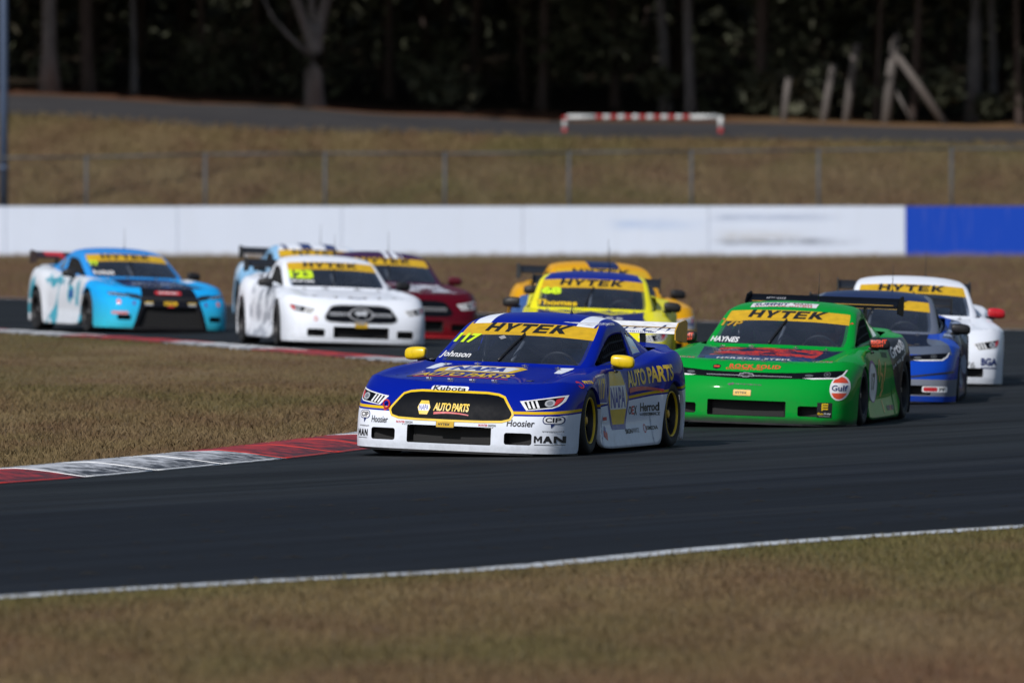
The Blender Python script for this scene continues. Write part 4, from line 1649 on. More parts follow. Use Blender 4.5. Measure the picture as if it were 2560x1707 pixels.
# ---- wheel (axis along x, outer face at +x)
def wheel_meshes():
    tyre = MB().lathe_x([(-.13, .205), (-.135, .25), (-.128, .282), (-.10, .297), (0, .300), (.09, .297), (.118, .285), (.127, .255), (.120, .215), (.105, .205)], 48, close=True).mesh(smooth=True)
    rim = MB()
    rim.lathe_x([(.10, .205), (.112, .203), (.112, .196), (.09, .190), (.02, .186), (-.12, .188)], 48)
    rimring = MB().lathe_x([(.105, .206), (.117, .2055), (.119, .200), (.113, .194), (.10, .192)], 48).mesh(smooth=True)
    sp = MB()
    for k in range(10):
        a = 2 * math.pi * k / 10
        m = Matrix.Rotation(a, 3, 'X')
        sp.box(m @ Vector((.045, 0, .115)), (.02, .030, .15), m @ Matrix.Rotation(R(0), 3, 'Y'), 1.25)
    sp.lathe_x([(.0, .06), (.055, .058), (.06, .045), (.058, .0)], 24)
    sp.lathe_x([(-.03, .19), (.02, .186)], 32)
    hub = MB().lathe_x([(.05, .040), (.085, .036), (.09, .026), (.09, .0)], 12).mesh()
    disc = MB().lathe_x([(-.02, .05), (-.02, .165), (0.0, .165), (0.0, .05)], 40, close=True).mesh()
    return tyre, rim.mesh(smooth=True), rimring, sp.mesh(), hub, disc


TYRE, RIM, RIMRING, SPOKES, HUB, DISC = wheel_meshes()


def add_wheel(car, x, y, rimmat, ringmat, steer=0.0, hubmat=None):
    w = empty('wheel', (x, y, .30))
    w.parent = car.t
    w.rotation_euler = (0, 0, (math.pi if x < 0 else 0) + steer)
    link('tyre', TYRE, RUBBER, w)
    link('rim', RIM, rimmat, w)
    link('rim_ring', RIMRING, ringmat, w)
    link('spokes', SPOKES, rimmat, w)
    link('hub', HUB, hubmat or STEEL, w)
    link('brake_disc', DISC, plain('brake_disc_iron', (0.12, 0.10, 0.095), 0.4, 0.7), w)


# ---- floor tub, wheel housings, cockpit
def tub_mesh():
    mb = MB()
    mb.box((0, 0, .10), (1.30, 4.3, .05))
    mb.box((0, -1.85, .12), (1.55, .62, .06))
    mb.box((0, 1.98, .16), (1.60, .5, .06))
    mb.box((0, 0, .115), (1.88, 1.85, .05))
    mb.box((0, -.86, .40), (1.80, .05, .6))          # firewall
    mb.box((0, -1.72, .33), (1.74, .04, .42))
    mb.box((0, .98, .42), (1.84, .05, .66))          # rear bulkhead
    mb.box((0, 1.76, .45), (1.80, .04, .6))
    mb.box((-.55, -1.335, .42), (.05, .95, .52)); mb.box((.55, -1.335, .42), (.05, .95, .52))
    mb.box((-.58, 1.335, .45), (.05, .85, .62)); mb.box((.58, 1.335, .45), (.05, .85, .62))
    return mb.mesh()


TUB = tub_mesh()


def dash_mesh():
    me = MB().box((0, -.45, .69), (1.36, .34, .12)).box((.36, -.33, .765), (.34, .14, .05)).mesh()
    return bevel_mesh(me, .02)


DASH = dash_mesh()
_sd = [(-.28, .0), (-.27, .15), (-.20, .18), (.20, .18), (.27, .15), (.28, .0)]


def seat_mesh():
    mb = MB()
    mb.box((.36, .42, .42), (.48, .10, .70), Matrix.Rotation(R(-14), 3, 'X'))
    mb.box((.36, .13, .22), (.48, .52, .10))
    for s in (-1, 1):
        mb.box((.36 + s * .25, .34, .56), (.06, .22, .36), Matrix.Rotation(R(-14), 3, 'X'))
        mb.box((.36 + s * .19, .40, .87), (.06, .26, .20), Matrix.Rotation(R(-14), 3, 'X'))
        mb.box((.36 + s * .25, .12, .30), (.06, .5, .14))
    mb.box((.36, .53, .87), (.36, .05, .2), Matrix.Rotation(R(-14), 3, 'X'))
    return bevel_mesh(mb.mesh(), .015)


SEAT = seat_mesh()
CAGE = []
for s in (-1, 1):
    CAGE.append(MB().tube([(s * .66, -.42, .40), (s * .67, -.40, .80), (s * .575, .18, 1.075), (s * .555, .62, 1.135), (s * .54, .66, 1.13)], .021, 8).mesh(smooth=True))
    CAGE.append(MB().tube([(s * .54, .64, 1.13), (s * .62, .68, .70), (s * .64, .70, .18)], .021, 8).mesh(smooth=True))
    CAGE.append(MB().tube([(s * .53, .66, 1.12), (s * .50, 1.45, .78)], .019, 8).mesh(smooth=True))
    CAGE.append(MB().tube([(s * .68, -.3, .52), (s * .68, .66, .50)], .019, 8).mesh(smooth=True))
CAGE.append(MB().tube([(-.575, .18, 1.075), (.575, .18, 1.075)], .02, 8).mesh(smooth=True))
CAGE.append(MB().tube([(-.555, .63, 1.135), (.555, .63, 1.135)], .02, 8).mesh(smooth=True))
CAGE.append(MB().tube([(-.55, .65, 1.12), (.60, .69, .45)], .018, 8).mesh(smooth=True))
CAGE.append(MB().tube([(.0, .635, 1.13), (.60, .69, .75)], .018, 8).mesh(smooth=True))
CAGE.append(MB().tube([(-.62, .69, .72), (.62, .69, .72)], .018, 8).mesh(smooth=True))
CAGE.append(MB().tube([(-.02, -.44, .80), (-.015, .18, 1.075)], .018, 8).mesh(smooth=True))
_w = []
for k in range(9):
    t = k / 8
    h = BVH.ray_cast(Vector((-.08 + .09 * t, -3, .80 + .235 * t)), Vector((0, 1, 0)))
    _w.append(h[0] + h[1] * (.014 if h[1].y < 0 else -.014))
WIPER = MB().tube(_w, [.012, .012, .011, .011, .012, .012, .010, .010, .008], 6).mesh(smooth=True)
_mb = MB()
_mb.v = []
n_ = 24
pts = [(.36 + .165 * math.cos(2 * math.pi * k / n_), -.205 + .165 * math.sin(2 * math.pi * k / n_) * -.35, .735 + .165 * math.sin(2 * math.pi * k / n_) * .94) for k in range(n_ + 1)]
_mb.tube(pts, .015, 8)
_mb.tube([(.20, -.205, .735), (.52, -.205, .735)], .012, 6)
_mb.tube([(.36, -.20, .735), (.36, -.45, .70)], .02, 8)
STEER = _mb.mesh(smooth=True)

# net in the driver's window: woven straps
NET = []
for s in (-1, 1):
    def wp(t, h):          # t along y, h up the opening
        y = -.18 + t * .95
        zt = .83 + (y + .36) * .42 if y < .2 else 1.07 + .03 * math.sin((y - .2) * 3.5)
        z0 = .80 if y < .5 else .80 + (y - .5) * .12
        z = z0 + (zt - .02 - z0) * h
        x = .745 - (z - .79) * .33
        return (s * (x - .02), y, z)
    st_ = []
    for k in range(13):
        t = .10 + .88 * k / 12
        st_.append(MB().tube([wp(t, 0), wp(t, 1)], .011, 4).mesh())
    for h in (.04, .34, .67, .97):
        st_.append(MB().tube([wp(.08 + .18 * h, h), wp(.5, h), wp(1.0, h)], .014, 4).mesh())
    NET.append(st_)

# mirrors
def mirror_mesh(s):
    bm = bmesh.new()
    # shell tapering to its outer end
    P = [[(-.095, -.055), (-.10, .055), (.0, .066), (.0, -.05)]]
    rows = [(-.10, .040, .042), (-.085, .055, .055), (0.0, .066, .062), (.075, .060, .052), (.105, .036, .030)]
    vs_ = []
    for x, hz, hy in rows:
        ring = []
        for k in range(8):
            a = 2 * math.pi * (k + .5) / 8
            cy = math.copysign(abs(math.cos(a)) ** .7, math.cos(a)); cz_ = math.copysign(abs(math.sin(a)) ** .7, math.sin(a))
            ring.append(bm.verts.new((s * x, cy * hy - .02 + .012 * (x / .1), cz_ * hz - .008 * (x / .1))))
        vs_.append(ring)
    for a, b in zip(vs_, vs_[1:]):
        for k in range(8):
            bm.faces.new((a[k], a[(k + 1) % 8], b[(k + 1) % 8], b[k]))
    bm.faces.new(vs_[0]); bm.faces.new(vs_[-1])
    bmesh.ops.recalc_face_normals(bm, faces=bm.faces)
    me = bm_mesh(bm)
    return subsurf(me, 2)


MIRROR = {s: mirror_mesh(s) for s in (-1, 1)}


def add_mirror(car, mat, s, armmat=None):
    m = link('mirror', MIRROR[s], mat, car.t)
    m.matrix_local = ROLL_M @ Matrix.Translation((s * .965, -.25, .835)) @ Matrix.Scale(1.02, 4)
    a = link('mirror_arm', bevel_mesh(MB().box((-s * .16, .03, -.075), (.20, .06, .022), Matrix.Rotation(R(s * 10), 3, 'Y')).box((-s * .06, .015, -.055), (.10, .05, .03)).mesh(), .006), armmat or BLACKP, m)
    g_ = link('mirror_glass', MB().box((0, .045, 0), (.15, .004, .085)).mesh(), LENS, m)
    return m


# rear wing
def wing_mesh(half=.77):
    bm = bmesh.new()
    prof = [(0.0, 0.0), (.02, .022), (.10, .040), (.20, .060), (.30, .095), (.31, .098), (.30, .072), (.18, .022), (.08, -.006)]
    L = [bm.verts.new((-half, y, z)) for y, z in prof]
    Rr = [bm.verts.new((half, y, z)) for y, z in prof]
    n = len(prof)
    for k in range(n):
        bm.faces.new((L[k], L[(k + 1) % n], Rr[(k + 1) % n], Rr[k]))
    bm.faces.new(L); bm.faces.new(Rr)
    bmesh.ops.recalc_face_normals(bm, faces=bm.faces)
    return bm_mesh(bm)


WING = wing_mesh()
ENDPLATE = {}
for s in (-1, 1):
    bm = bmesh.new()
    pl = [(-.03, -.055), (.33, -.085), (.36, -.05), (.36, .10), (.30, .125), (.06, .10), (-.04, .03)]
    a = [bm.verts.new((s * .77, y, z)) for y, z in pl]
    b = [bm.verts.new((s * .782, y, z)) for y, z in pl]
    for k in range(len(pl)):
        bm.faces.new((a[k], a[(k + 1) % len(pl)], b[(k + 1) % len(pl)], b[k]))
    bm.faces.new(a); bm.faces.new(b)
    bmesh.ops.recalc_face_normals(bm, faces=bm.faces)
    ENDPLATE[s] = bm_mesh(bm)
STRUT = {s: MB().box((s * .42, .16, -.13), (.014, .16, .28), Matrix.Rotation(R(12), 3, 'X')).mesh() for s in (-1, 1)}


def add_wing(car, mat, platemat, z=1.035, y=2.14, flap=None):
    w = link('rear_wing', WING, mat, car.t)
    w.matrix_local = ROLL_M @ Matrix.Translation((0, y, z))
    for s in (-1, 1):
        link('end_plate', ENDPLATE[s], platemat, w)
        link('wing_strut', STRUT[s], BLACKP, w)
    return w


PIN = MB()
PIN.box((0, 0, .004), (.05, .026, .004))
PIN.tube([(0, 0, 0), (0, 0, .028)], .006, 8)
PIN.tube([(-.03, .0, .018), (.012, .006, .018), (.03, .016, .019)], .0035, 5)
PIN_ME = PIN.mesh()


def surf(x, y):
    h = BVH.ray_cast(Vector((x, y, 3)), Vector((0, 0, -1)))
    return h[0], h[1]


def add_pins(car, spots):
    for x, y in spots:
        p, n = surf(x, y)
        o = link('hood_pin', PIN_ME, STEEL, car.t)
        o.matrix_local = ROLL_M @ Matrix.Translation(p) @ n.to_track_quat('Z', 'Y').to_matrix().to_4x4()


def frame_strip(me_poly, view, w, mat):
    return None


SPLIT = MB()
_pl = []
for x, y in ((0, -2.40), (.3, -2.39), (.55, -2.35), (.74, -2.265), (.86, -2.13), (.93, -2.0), (.97, -1.8), (.985, -1.68)):
    _pl.append((x, y))
_out = [(-x, y) for x, y in reversed(_pl[1:])] + _pl
_v = [(x, y, .036) for x, y in _out] + [(x, y, .054) for x, y in _out] + [(x * .9, -1.66, .036) for x, y in _out] + [(x * .9, -1.66, .054) for x, y in _out]
_n = len(_out)
_f = []
for k in range(_n - 1):
    _f += [(k, k + 1, _n + k + 1, _n + k), (_n + k, _n + k + 1, 3 * _n + k + 1, 3 * _n + k), (k + 1, k, 2 * _n + k, 2 * _n + k + 1)]
SPLITTER = pydata(_v, _f)

PANE_BORDER = None


def hexgrille(k=1.0):
    h = [(.0, .558), (.30, .557), (.40, .546), (.455, .527), (.545, .410), (.552, .388), (.535, .352), (.47, .334), (.30, .328), (0, .326)]
    return [(x * k, z) for x, z in h] + [(-x * k, z) for x, z in reversed(h[1:-1])]


def mustang_lights(car, flip_red=True):
    for s in (-1, 1):
        f = lambda pl: [(s * x, z) for x, z in pl]
        edge = f([(.60, .508), (.66, .516), (.80, .540), (.935, .568), (.93, .515), (.905, .472), (.87, .452), (.67, .428)])
        h = car.poly([edge], 'F', WHITE, .0018, 'headlight')
        h.name = 'headlight'
        inner_ = f([(.635, .503), (.80, .530), (.918, .552), (.912, .512), (.89, .476), (.86, .461), (.685, .437)])
        car.poly([inner_], 'F', GLOSSB, .0026, 'housing', parent=h)
        for k in range(3):
            x = .655 + k * .034
            car.poly([f([(x, .505 + k * .004), (x + .016, .508 + k * .004), (x + .052, .448 + k * .003), (x + .034, .445 + k * .003)])], 'F', WHITE, .0034, 'light_bar', parent=h)
        car.poly([f(ellipse(.838, .496, .036, .031))], 'F', SILVER, .0034, 'lamp', parent=h)
        car.poly([f(ellipse(.838, .496, .022, .019))], 'F', LENS, .0042, 'bulb', parent=h)
        if flip_red:
            car.poly([f([(.876, .530), (.914, .549), (.909, .515), (.888, .482), (.870, .476)])], 'F', REDP, .0036, 'side_marker', parent=h)


def camaro_lights(car, slit=GLOSSB):
    pl = [(0, .548), (.25, .550), (.45, .556), (.62, .568), (.80, .585), (.90, .592), (.885, .545), (.84, .510), (.62, .500), (.40, .496), (.2, .488), (0, .484)]
    full = pl + [(-x, z) for x, z in reversed(pl[1:-1])]
    gr_ = car.poly([full], 'F', slit, .002, 'grille')
    car.poly([[(-.42, .518), (.42, .518), (.42, .513), (-.42, .513)]], 'F', GREYP, .003, 'grille_bar', parent=gr_)
    for s in (-1, 1):
        f = lambda q: [(s * x, z) for x, z in q]
        h = car.poly([f([(.50, .552), (.64, .566), (.80, .580), (.885, .586), (.872, .545), (.83, .516), (.62, .507), (.50, .52)])], 'F', GLOSSB, .003, 'headlight')
        car.poly([f([(.52, .506), (.62, .498), (.84, .507), (.888, .545), (.905, .596), (.893, .594), (.872, .550), (.83, .519), (.64, .512)])], 'F', WHITE, .0042, 'light_bar', parent=h)
        car.poly([f(ellipse(.745, .548, .030, .026))], 'F', LAMPG, .0042, 'lamp', parent=h)
        car.poly([f(ellipse(.745, .548, .022, .019))], 'F', GLOSSB, .0048, 'lamp_ring', parent=h)
        car.poly([f(ellipse(.745, .548, .012, .010))], 'F', LAMPG, .0054, 'bulb', parent=h)
        car.poly([f(ellipse(.58, .533, .040, .012))], 'F', LAMPG, .0042, 'inner_lamp', parent=h)
    return gr_


_hy = None


def assemble(label, wheel_px, side, yaw, paint, roof=None, hood=None, pillar=None, style='mustang', rim=None, ring=None, mirror=None,
             wing=None, plate=None, banner=True, door=None, trap=False, hubmat=None, tail=None, loc=None, steer=0.0, splitter=None, wing_z=1.035, zscale=1.0, ant=.30):
    yaw = R(yaw)
    if loc is None:
        q = gp(*wheel_px)
        lx, ly = side * .95, AX_F
        off = Vector((lx * math.cos(yaw) - ly * math.sin(yaw), lx * math.sin(yaw) + ly * math.cos(yaw), 0))
        loc = Vector((q.x, q.y, 0.0)) - off
    loc = (loc[0], loc[1], 0.005)
    c = Car(label, loc, yaw)
    c.t.scale = (1, 1, zscale)
    rim, ring = rim or BLACKP, ring or BLACKP
    bumper, pock = (BUMPER_T, POCK_T) if trap else (BUMPER_A, POCK_A)
    c.part('bumper', bumper, paint)
    for me in pock:
        c.part('intake', me, MESHM.m)
    def parts(name, mes, mat):
        for me in mes:
            c.part(name(me) if callable(name) else name, me, mat)
    parts('hood', PARTS[M_HOOD], hood or paint)
    parts(lambda me: 'front_fender' if me.vertices[0].co.y < 0 else 'rear_fender', PARTS[M_BODY], paint)
    parts('door', PARTS[M_DOOR], door or paint)
    parts('tail', PARTS[M_TAIL], tail or paint)
    parts('pillars', GPARTS[G_PILLAR], pillar or paint)
    parts('roof', GPARTS[G_ROOF], roof or paint)
    parts('windscreen', GPARTS[G_SCREEN], GLASS)
    parts('sun_strip', GPARTS[G_BANNER], YEL)
    parts('rear_window', GPARTS[G_REAR], GLASSR)
    parts('quarter_window', GPARTS[G_QUARTER], GLASSD)
    for st_ in NET:
        nt_ = empty('window_net')
        nt_.parent = c.t
        nt_.matrix_local = ROLL_M
        for me in st_:
            link('strap', me, NETM, nt_)
    cg = empty('roll_cage')
    cg.parent = c.t
    cg.matrix_local = ROLL_M
    for me in CAGE:
        link('tube', me, TUBEM, cg)
    c.part('wiper', WIPER, BLACKP)
    parts('panel_seam', SEAMS, INK)
    c.part('underbody', TUB, DARKIN)
    c.part('dashboard', DASH, DARKIN)
    c.part('seat', SEAT, BLACKP)
    c.part('steering_wheel', STEER, BLACKP)
    c.part('splitter', SPLITTER, splitter or BLACKP)
    for x, y in ((-.875, AX_F), (.875, AX_F), (-.875, AX_R), (.875, AX_R)):
        add_wheel(c, x, y, rim, ring, steer if y < 0 else 0.0, hubmat)
    for s in (-1, 1):
        add_mirror(c, mirror or BLACKP, s)
    add_wing(c, wing or BLACKP, plate or wing or BLACKP, wing_z)
    add_pins(c, [(-.30, -2.02), (-.10, -2.03), (.10, -2.03), (.30, -2.02), (-.52, -.80), (-.22, -.82), (.22, -.82), (.52, -.80)])
    an = MB().tube([(0, 0, -.005), (0, 0, .02)], [.018, .008], 10).tube([(0, 0, .02), (0, ant * .06, ant)], [.004, .002], 6)
    p, n = surf(.18, .75)
    o = link('antenna', an.mesh(smooth=True), BLACKP, c.t)
    o.matrix_local = ROLL_M @ Matrix.Translation(p)
    # black edge round the windscreen and its wiper
    c.decal(place(hytek_bm(), (-.01, 1.088), .78, .072), 'F', INK, .003, 'lettering')
    if style == 'mustang':
        mustang_lights(c)
    # small yellow plate
    return c


def plate_hytek(c, x, z, w=.15, h=.052):
    c.poly([rrect(x - w / 2 - .004, x + w / 2 + .004, z - h / 2 - .004, z + h / 2 + .004, .008)], 'F', INK, .0026, 'plate_edge')
    c.poly([rrect(x - w / 2, x + w / 2, z - h / 2, z + h / 2, .007)], 'F', YEL, .0036, 'number_plate')
    c.decal(place(hytek_bm(.1), (x - w * .06, z), w * .68, h * .42), 'F', INK, .0046, 'lettering')


def paint(name, fn, rough=0.5, coat=0.24, dust=True):
    n = NB(name, rough, 0.0, coat, spec=.02)
    n.b.inputs['Coat Roughness'].default_value = 0.03
    x, y, z = n.xyz()
    col = fn(n, x, y, z)
    if dust:
        d = n.noise(9, 6, rough=0.7)
        d2 = n.noise(140, 2)
        f = n.mul(n.ramp(d, .42, .7), n.ramp(z, .05, .40, .22, .0))
        col = n.mix(f, col, (0.10, 0.085, 0.07))
        f2 = n.mul(n.ramp(d2, .70, .74), n.ramp(z, .05, .30, .55, .0))
        col = n.mix(f2, col, (0.03, 0.028, 0.027))
    n.rough(n.ramp(n.noise(3, 4), .3, .7, rough - .05, rough + .10))
    return n.color(col)


NB_BLUE = (0.0015, 0.012, 0.28)
NB_WHITE = (0.79, 0.84, 0.94)
NB_YEL = (0.72, 0.45, 0.008)


def nb_line(n, y):
    return n.add(.476, n.mul(y, .042))


def napa(n, x, y, z):
    L = nb_line(n, y)
    d = n.sub(z, L)
    col = n.mix(n.lt(d, 0.0), NB_BLUE, NB_WHITE)
    col = n.mix(n.both(n.gt(d, .016), n.lt(d, .040)), col, NB_YEL)
    return col


def napa_roof(n, x, y, z):
    ax_ = n.abs(x)
    col = n.mix(n.both(n.gt(ax_, .40), n.lt(ax_, .555)), NB_BLUE, NB_WHITE)
    return n.mix(n.both(n.gt(ax_, .578), n.lt(ax_, .602)), col, NB_YEL)


def napa_hood(n, x, y, z):
    ax_ = n.abs(x)
    t = n.both(n.gt(n.add(ax_, n.mul(y, .12)), .43), n.lt(n.add(ax_, n.mul(y, .12)), .545), n.gt(y, -1.05))
    return n.mix(t, NB_BLUE, NB_WHITE)


def solid(c):
    return lambda n, x, y, z: n.mix(0.0, c, c)


P_NAPA = paint('blue_white_race_paint', napa)
P_NAPA_ROOF = paint('blue_roof_paint', napa_roof, dust=False)
P_NAPA_HOOD = paint('blue_hood_paint', napa_hood, dust=False)
P_NAPA_TOP = paint('blue_pillar_paint', solid(NB_BLUE), dust=False)
A = assemble('blue and white race car with yellow mirrors leading the pack', None, 1, -16.5, P_NAPA, P_NAPA_ROOF, P_NAPA_HOOD, P_NAPA_TOP, 'mustang',
             BLACKP, YELP, plain('yellow_mirror_paint', (0.78, 0.55, 0.008), 0.3, 0, .5), WHITE, GOLD, loc=(0.117, 102.0), hubmat=GOLD, steer=R(3), ant=.09)

GREEN = (0.001, 0.29, 0.032)


def green_hood(n, x, y, z):
    ax_ = n.abs(x)
    x2 = n.mul(x, x)
    edge = n.sub(n.add(n.mul(n.mul(x2, x2), .9), -1.965), y)
    inside_ = n.both(n.lt(edge, 0.0), n.lt(y, -.78), n.gt(z, .6), n.lt(ax_, n.add(.58, n.mul(n.add(y, 1.95), .10))))
    f = n.noise(3.2, 3, n.scale(n.coord(), (1, 1.6, 1)))
    flame = n.both(n.gt(f, .46), n.gt(y, -1.55), n.lt(ax_, .52), n.gt(n.abs(n.sub(f, .58)), .018))
    return n.mix(inside_, GREEN, n.mix(flame, n.mix(n.lt(y, -1.60), (0.010, 0.018, 0.055), (0.014, 0.042, 0.150)), (0.62, 0.040, 0.025)))


def green(n, x, y, z):
    g_ = green_hood(n, x, y, z)
    # dark rear quarter with a slanted front edge
    dark = n.both(n.gt(n.add(y, n.mul(z, .55)), 1.10), n.gt(n.abs(x), .70), n.lt(z, .87))
    col = n.mix(dark, g_, (0.03, 0.033, 0.04))
    return n.mix(n.ramp(n.sub(z, n.mul(n.noise(4, 4), .06)), .045, .09, .85, 0), col, (0.035, 0.037, 0.04))


P_GREEN = paint('green_race_paint', green)
G = assemble('bright green race car with dark hood art and orange lettered black mirrors', (2148, 1064), 1, -10.5, P_GREEN,
             paint('green_roof_paint', solid(GREEN), dust=False), paint('green_hood_art', green_hood, dust=False), paint('green_pillar_paint', solid(GREEN), dust=False), 'camaro',
             BLACKP, BLACKP, BLACKP, GLOSSB, GLOSSB, wing_z=1.15, zscale=.97)

LB, CY = (0.012, 0.37, 0.84), (0.045, 0.56, 0.72)


def lblue(n, x, y, z):
    col = n.mix(n.ramp(z, .05, .55), CY, LB)
    cen = n.lt(n.abs(x), n.add(.50, n.mul(n.sub(z, .3), -.30)))
    col = n.mix(n.both(cen, n.lt(y, -2.0)), col, (0.010, 0.011, 0.016))
    # pale wash on the doors and rear
    s = n.add(y, n.mul(n.noise(1.6, 3), 1.0))
    col = n.mix(n.both(n.gt(s, -.45), n.gt(n.abs(x), .6)), col, (0.66, 0.70, 0.76))
    teal = n.both(n.gt(n.noise(1.7, 2), .56), n.gt(y, -.7), n.gt(n.abs(x), .7))
    return n.mix(teal, col, (0.06, 0.36, 0.48))


def lblue_hood(n, x, y, z):
    return n.mix(n.lt(n.abs(x), n.add(.60, n.mul(n.add(y, 2.1), -.10))), LB, n.mix(n.gt(n.noise(2.5, 4), .58), (0.008, 0.014, 0.055), (0.05, 0.10, 0.28)))


P_LB = paint('sky_blue_race_paint', lblue)
LBC = assemble('sky blue race car with black nose at the far left', (222, 831), -1, 18.5, P_LB, paint('sky_blue_roof', solid((0.04, 0.26, 0.70)), dust=False),
               paint('navy_hood_art', lblue_hood, dust=False), paint('sky_blue_pillar', solid((0.03, 0.28, 0.72)), dust=False), 'camaro', trap=True, wing=plain('black_red_wing', (0.03, 0.012, 0.014), .4))

PW = (0.79, 0.83, 0.91)


def w123(n, x, y, z):
    camo = n.noise(2.2, 3, n.scale(n.coord(), (1, 1, 1.4)))
    side = n.both(n.gt(y, -1.0), n.gt(n.abs(x), .75), n.lt(y, .9))
    return n.mix(n.mul(side, n.ramp(camo, .48, .52, 0, .75)), PW, (0.30, 0.33, 0.40))


P_W = paint('white_race_paint', w123)
W1 = assemble('white race car with silver oval grille in front of the maroon car', (697, 866), -1, 11.5, P_W, steer=R(-3))


def maroon(n, x, y, z):
    return n.mix(n.ramp(z, .1, .3, .6, 0), (0.085, 0.003, 0.010), (0.22, 0.006, 0.012))


def maroon_roof(n, x, y, z):
    st_ = n.both(n.gt(x, .02), n.lt(n.math('FRACT', n.mul(n.add(x, .0), 7.5)), .62), n.lt(x, .28))
    return n.mix(st_, (0.05, 0.014, 0.06), PW)


def maroon_hood(n, x, y, z):
    f = n.noise(3.0, 4, n.scale(n.coord(), (1.4, .7, 1)))
    col = n.mix(n.both(n.gt(f, .43), n.gt(y, -1.8)), (0.085, 0.003, 0.010), (0.62, 0.64, 0.72))
    return n.mix(n.both(n.gt(n.noise(4.2, 3), .56), n.gt(y, -1.6)), col, (0.012, 0.012, 0.05))


P_M = paint('maroon_race_paint', maroon)
MR = assemble('maroon race car with white roof stripes behind the white car', (842, 847), -1, 12, P_M, paint('maroon_roof_paint', maroon_roof, dust=False),
              paint('maroon_hood_art', maroon_hood, dust=False), paint('maroon_pillar', solid((0.06, 0.01, 0.04)), dust=False), mirror=plain('maroon_mirror', (0.10, 0.006, 0.014), .3, 0, .4), splitter=REDP)


def wcyan(n, x, y, z):
    f = n.noise(1.5, 3)
    col = n.mix(n.ramp(f, .36, .46), (0.62, 0.68, 0.76), (0.26, 0.50, 0.76))
    red = n.both(n.gt(n.noise(2.6, 2), .55), n.lt(z, .62), n.gt(y, .9))
    return n.mix(red, col, (0.35, 0.03, 0.05))


P_WC = paint('white_cyan_race_paint', wcyan)
WC = assemble('white and pale blue race car mostly hidden behind the white car', (680, 811), -1, 12, P_WC, roof=paint('white_roof_paint', lambda n, x, y, z: n.mix(n.both(n.gt(n.math('FRACT', n.mul(n.add(x, .05), 2.6)), .55), n.lt(n.abs(x), .5)), PW, (0.03, 0.05, 0.16)), dust=False))

FY = (0.80, 0.74, 0.02)


def yel68(n, x, y, z):
    blue = n.both(n.lt(x, -.80), n.gt(z, .30), n.gt(y, -1.75))
    return n.mix(blue, FY, (0.05, 0.12, 0.36))


def yel68_hood(n, x, y, z):
    w = n.math('WRAP', n.add(x, 5.0), 0.0)
    a = n.abs(n.sub(n.abs(n.sub(n.abs(x), .26)), n.mul(n.add(y, 1.15), .55)))
    xx = n.both(n.lt(a, .05), n.gt(y, -1.7))
    return n.mix(xx, (0.014, 0.022, 0.15), FY)


YL = assemble('fluorescent yellow race car with blue roof and blue hood behind the leading car', None, 1, -1.5, paint('fluoro_yellow_paint', yel68), paint('royal_blue_roof', solid((0.012, 0.025, 0.25)), dust=False),
              paint('blue_hood_art', yel68_hood, dust=False), paint('fluoro_pillar', solid(FY), dust=False), loc=(.94, 136.6))

OY = (0.74, 0.36, 0.006)


def orange_roof(n, x, y, z):
    return n.mix(n.lt(n.abs(n.sub(x, .05)), .20), OY, (0.014, 0.025, 0.10))


OR = assemble('orange yellow race car with dark roof stripe behind the fluorescent yellow car', None, 1, 8, paint('orange_race_paint', solid(OY)), paint('orange_roof_stripe', orange_roof, dust=False),
              loc=(1.15, 148.7))


def navyc(n, x, y, z):
    col = n.mix(n.gt(z, .57), (0.006, 0.055, 0.42), (0.10, 0.125, 0.18))
    col = n.mix(n.both(n.gt(n.add(x, n.mul(y, .35)), .28), n.gt(z, .57)), col, (0.006, 0.06, 0.45))
    col = n.mix(n.lt(z, .30), col, (0.18, 0.20, 0.25))
    col = n.mix(n.lt(z, .115), col, (0.008, 0.055, 0.42))
    return n.mix(n.both(n.gt(y, -1.2), n.gt(n.abs(x), .8)), col, n.mix(n.gt(n.noise(4, 3), .55), (0.03, 0.04, 0.10), (0.3, 0.36, 0.5)))


NVY = (0.005, 0.009, 0.028)
NV = assemble('dark navy and blue race car directly behind the green car', (2385, 1007), 1, -4, paint('blue_grey_race_paint', navyc), paint('navy_roof', solid((0.02, 0.035, 0.10)), dust=False),
              paint('navy_hood', solid(NVY), dust=False), paint('grey_pillar', solid((0.12, 0.14, 0.19)), dust=False), 'camaro', zscale=.955)


def wbgr(n, x, y, z):
    b = n.both(n.gt(n.noise(3, 2), .50), n.gt(y, -1.2), n.lt(y, .2), n.gt(n.abs(x), .8), n.lt(n.abs(x), 2))
    return n.mix(b, PW, PW)


BG = assemble('white race car with red mirrors at the back right of the pack', None, 1, 0.5, paint('clean_white_race_paint', wbgr), mirror=plain('red_mirror_paint', (0.50, 0.012, 0.02), .3, 0, .5), loc=(4.60, 131.6))


# ================================================================== LETTERING AND MARKS
def lines(c, strokes, view, w, mat, off=.0026, name='decal'):
    """flat brush strokes given as polylines"""
    polys = []
    for st_ in strokes:
        for a, b in zip(st_, st_[1:]):
            a, b = Vector(a), Vector(b)
            t = (b - a).normalized() * (w * .35)
            n_ = Vector((-t.y, t.x)).normalized() * (w / 2)
            a, b = a - t, b + t
            polys.append([tuple(a + n_), tuple(a - n_), tuple(b - n_), tuple(b + n_)])
    return c.poly(polys, view, mat, off, name)


def hexagon(cx, cz, w, h, cut=.28):
    return [(cx - w / 2, cz), (cx - w * cut, cz + h / 2), (cx + w * cut, cz + h / 2), (cx + w / 2, cz), (cx + w * cut, cz - h / 2), (cx - w * cut, cz - h / 2)]


def rect(cx, cz, w, h):
    return [(cx - w / 2, cz - h / 2), (cx + w / 2, cz - h / 2), (cx + w / 2, cz + h / 2), (cx - w / 2, cz + h / 2)]


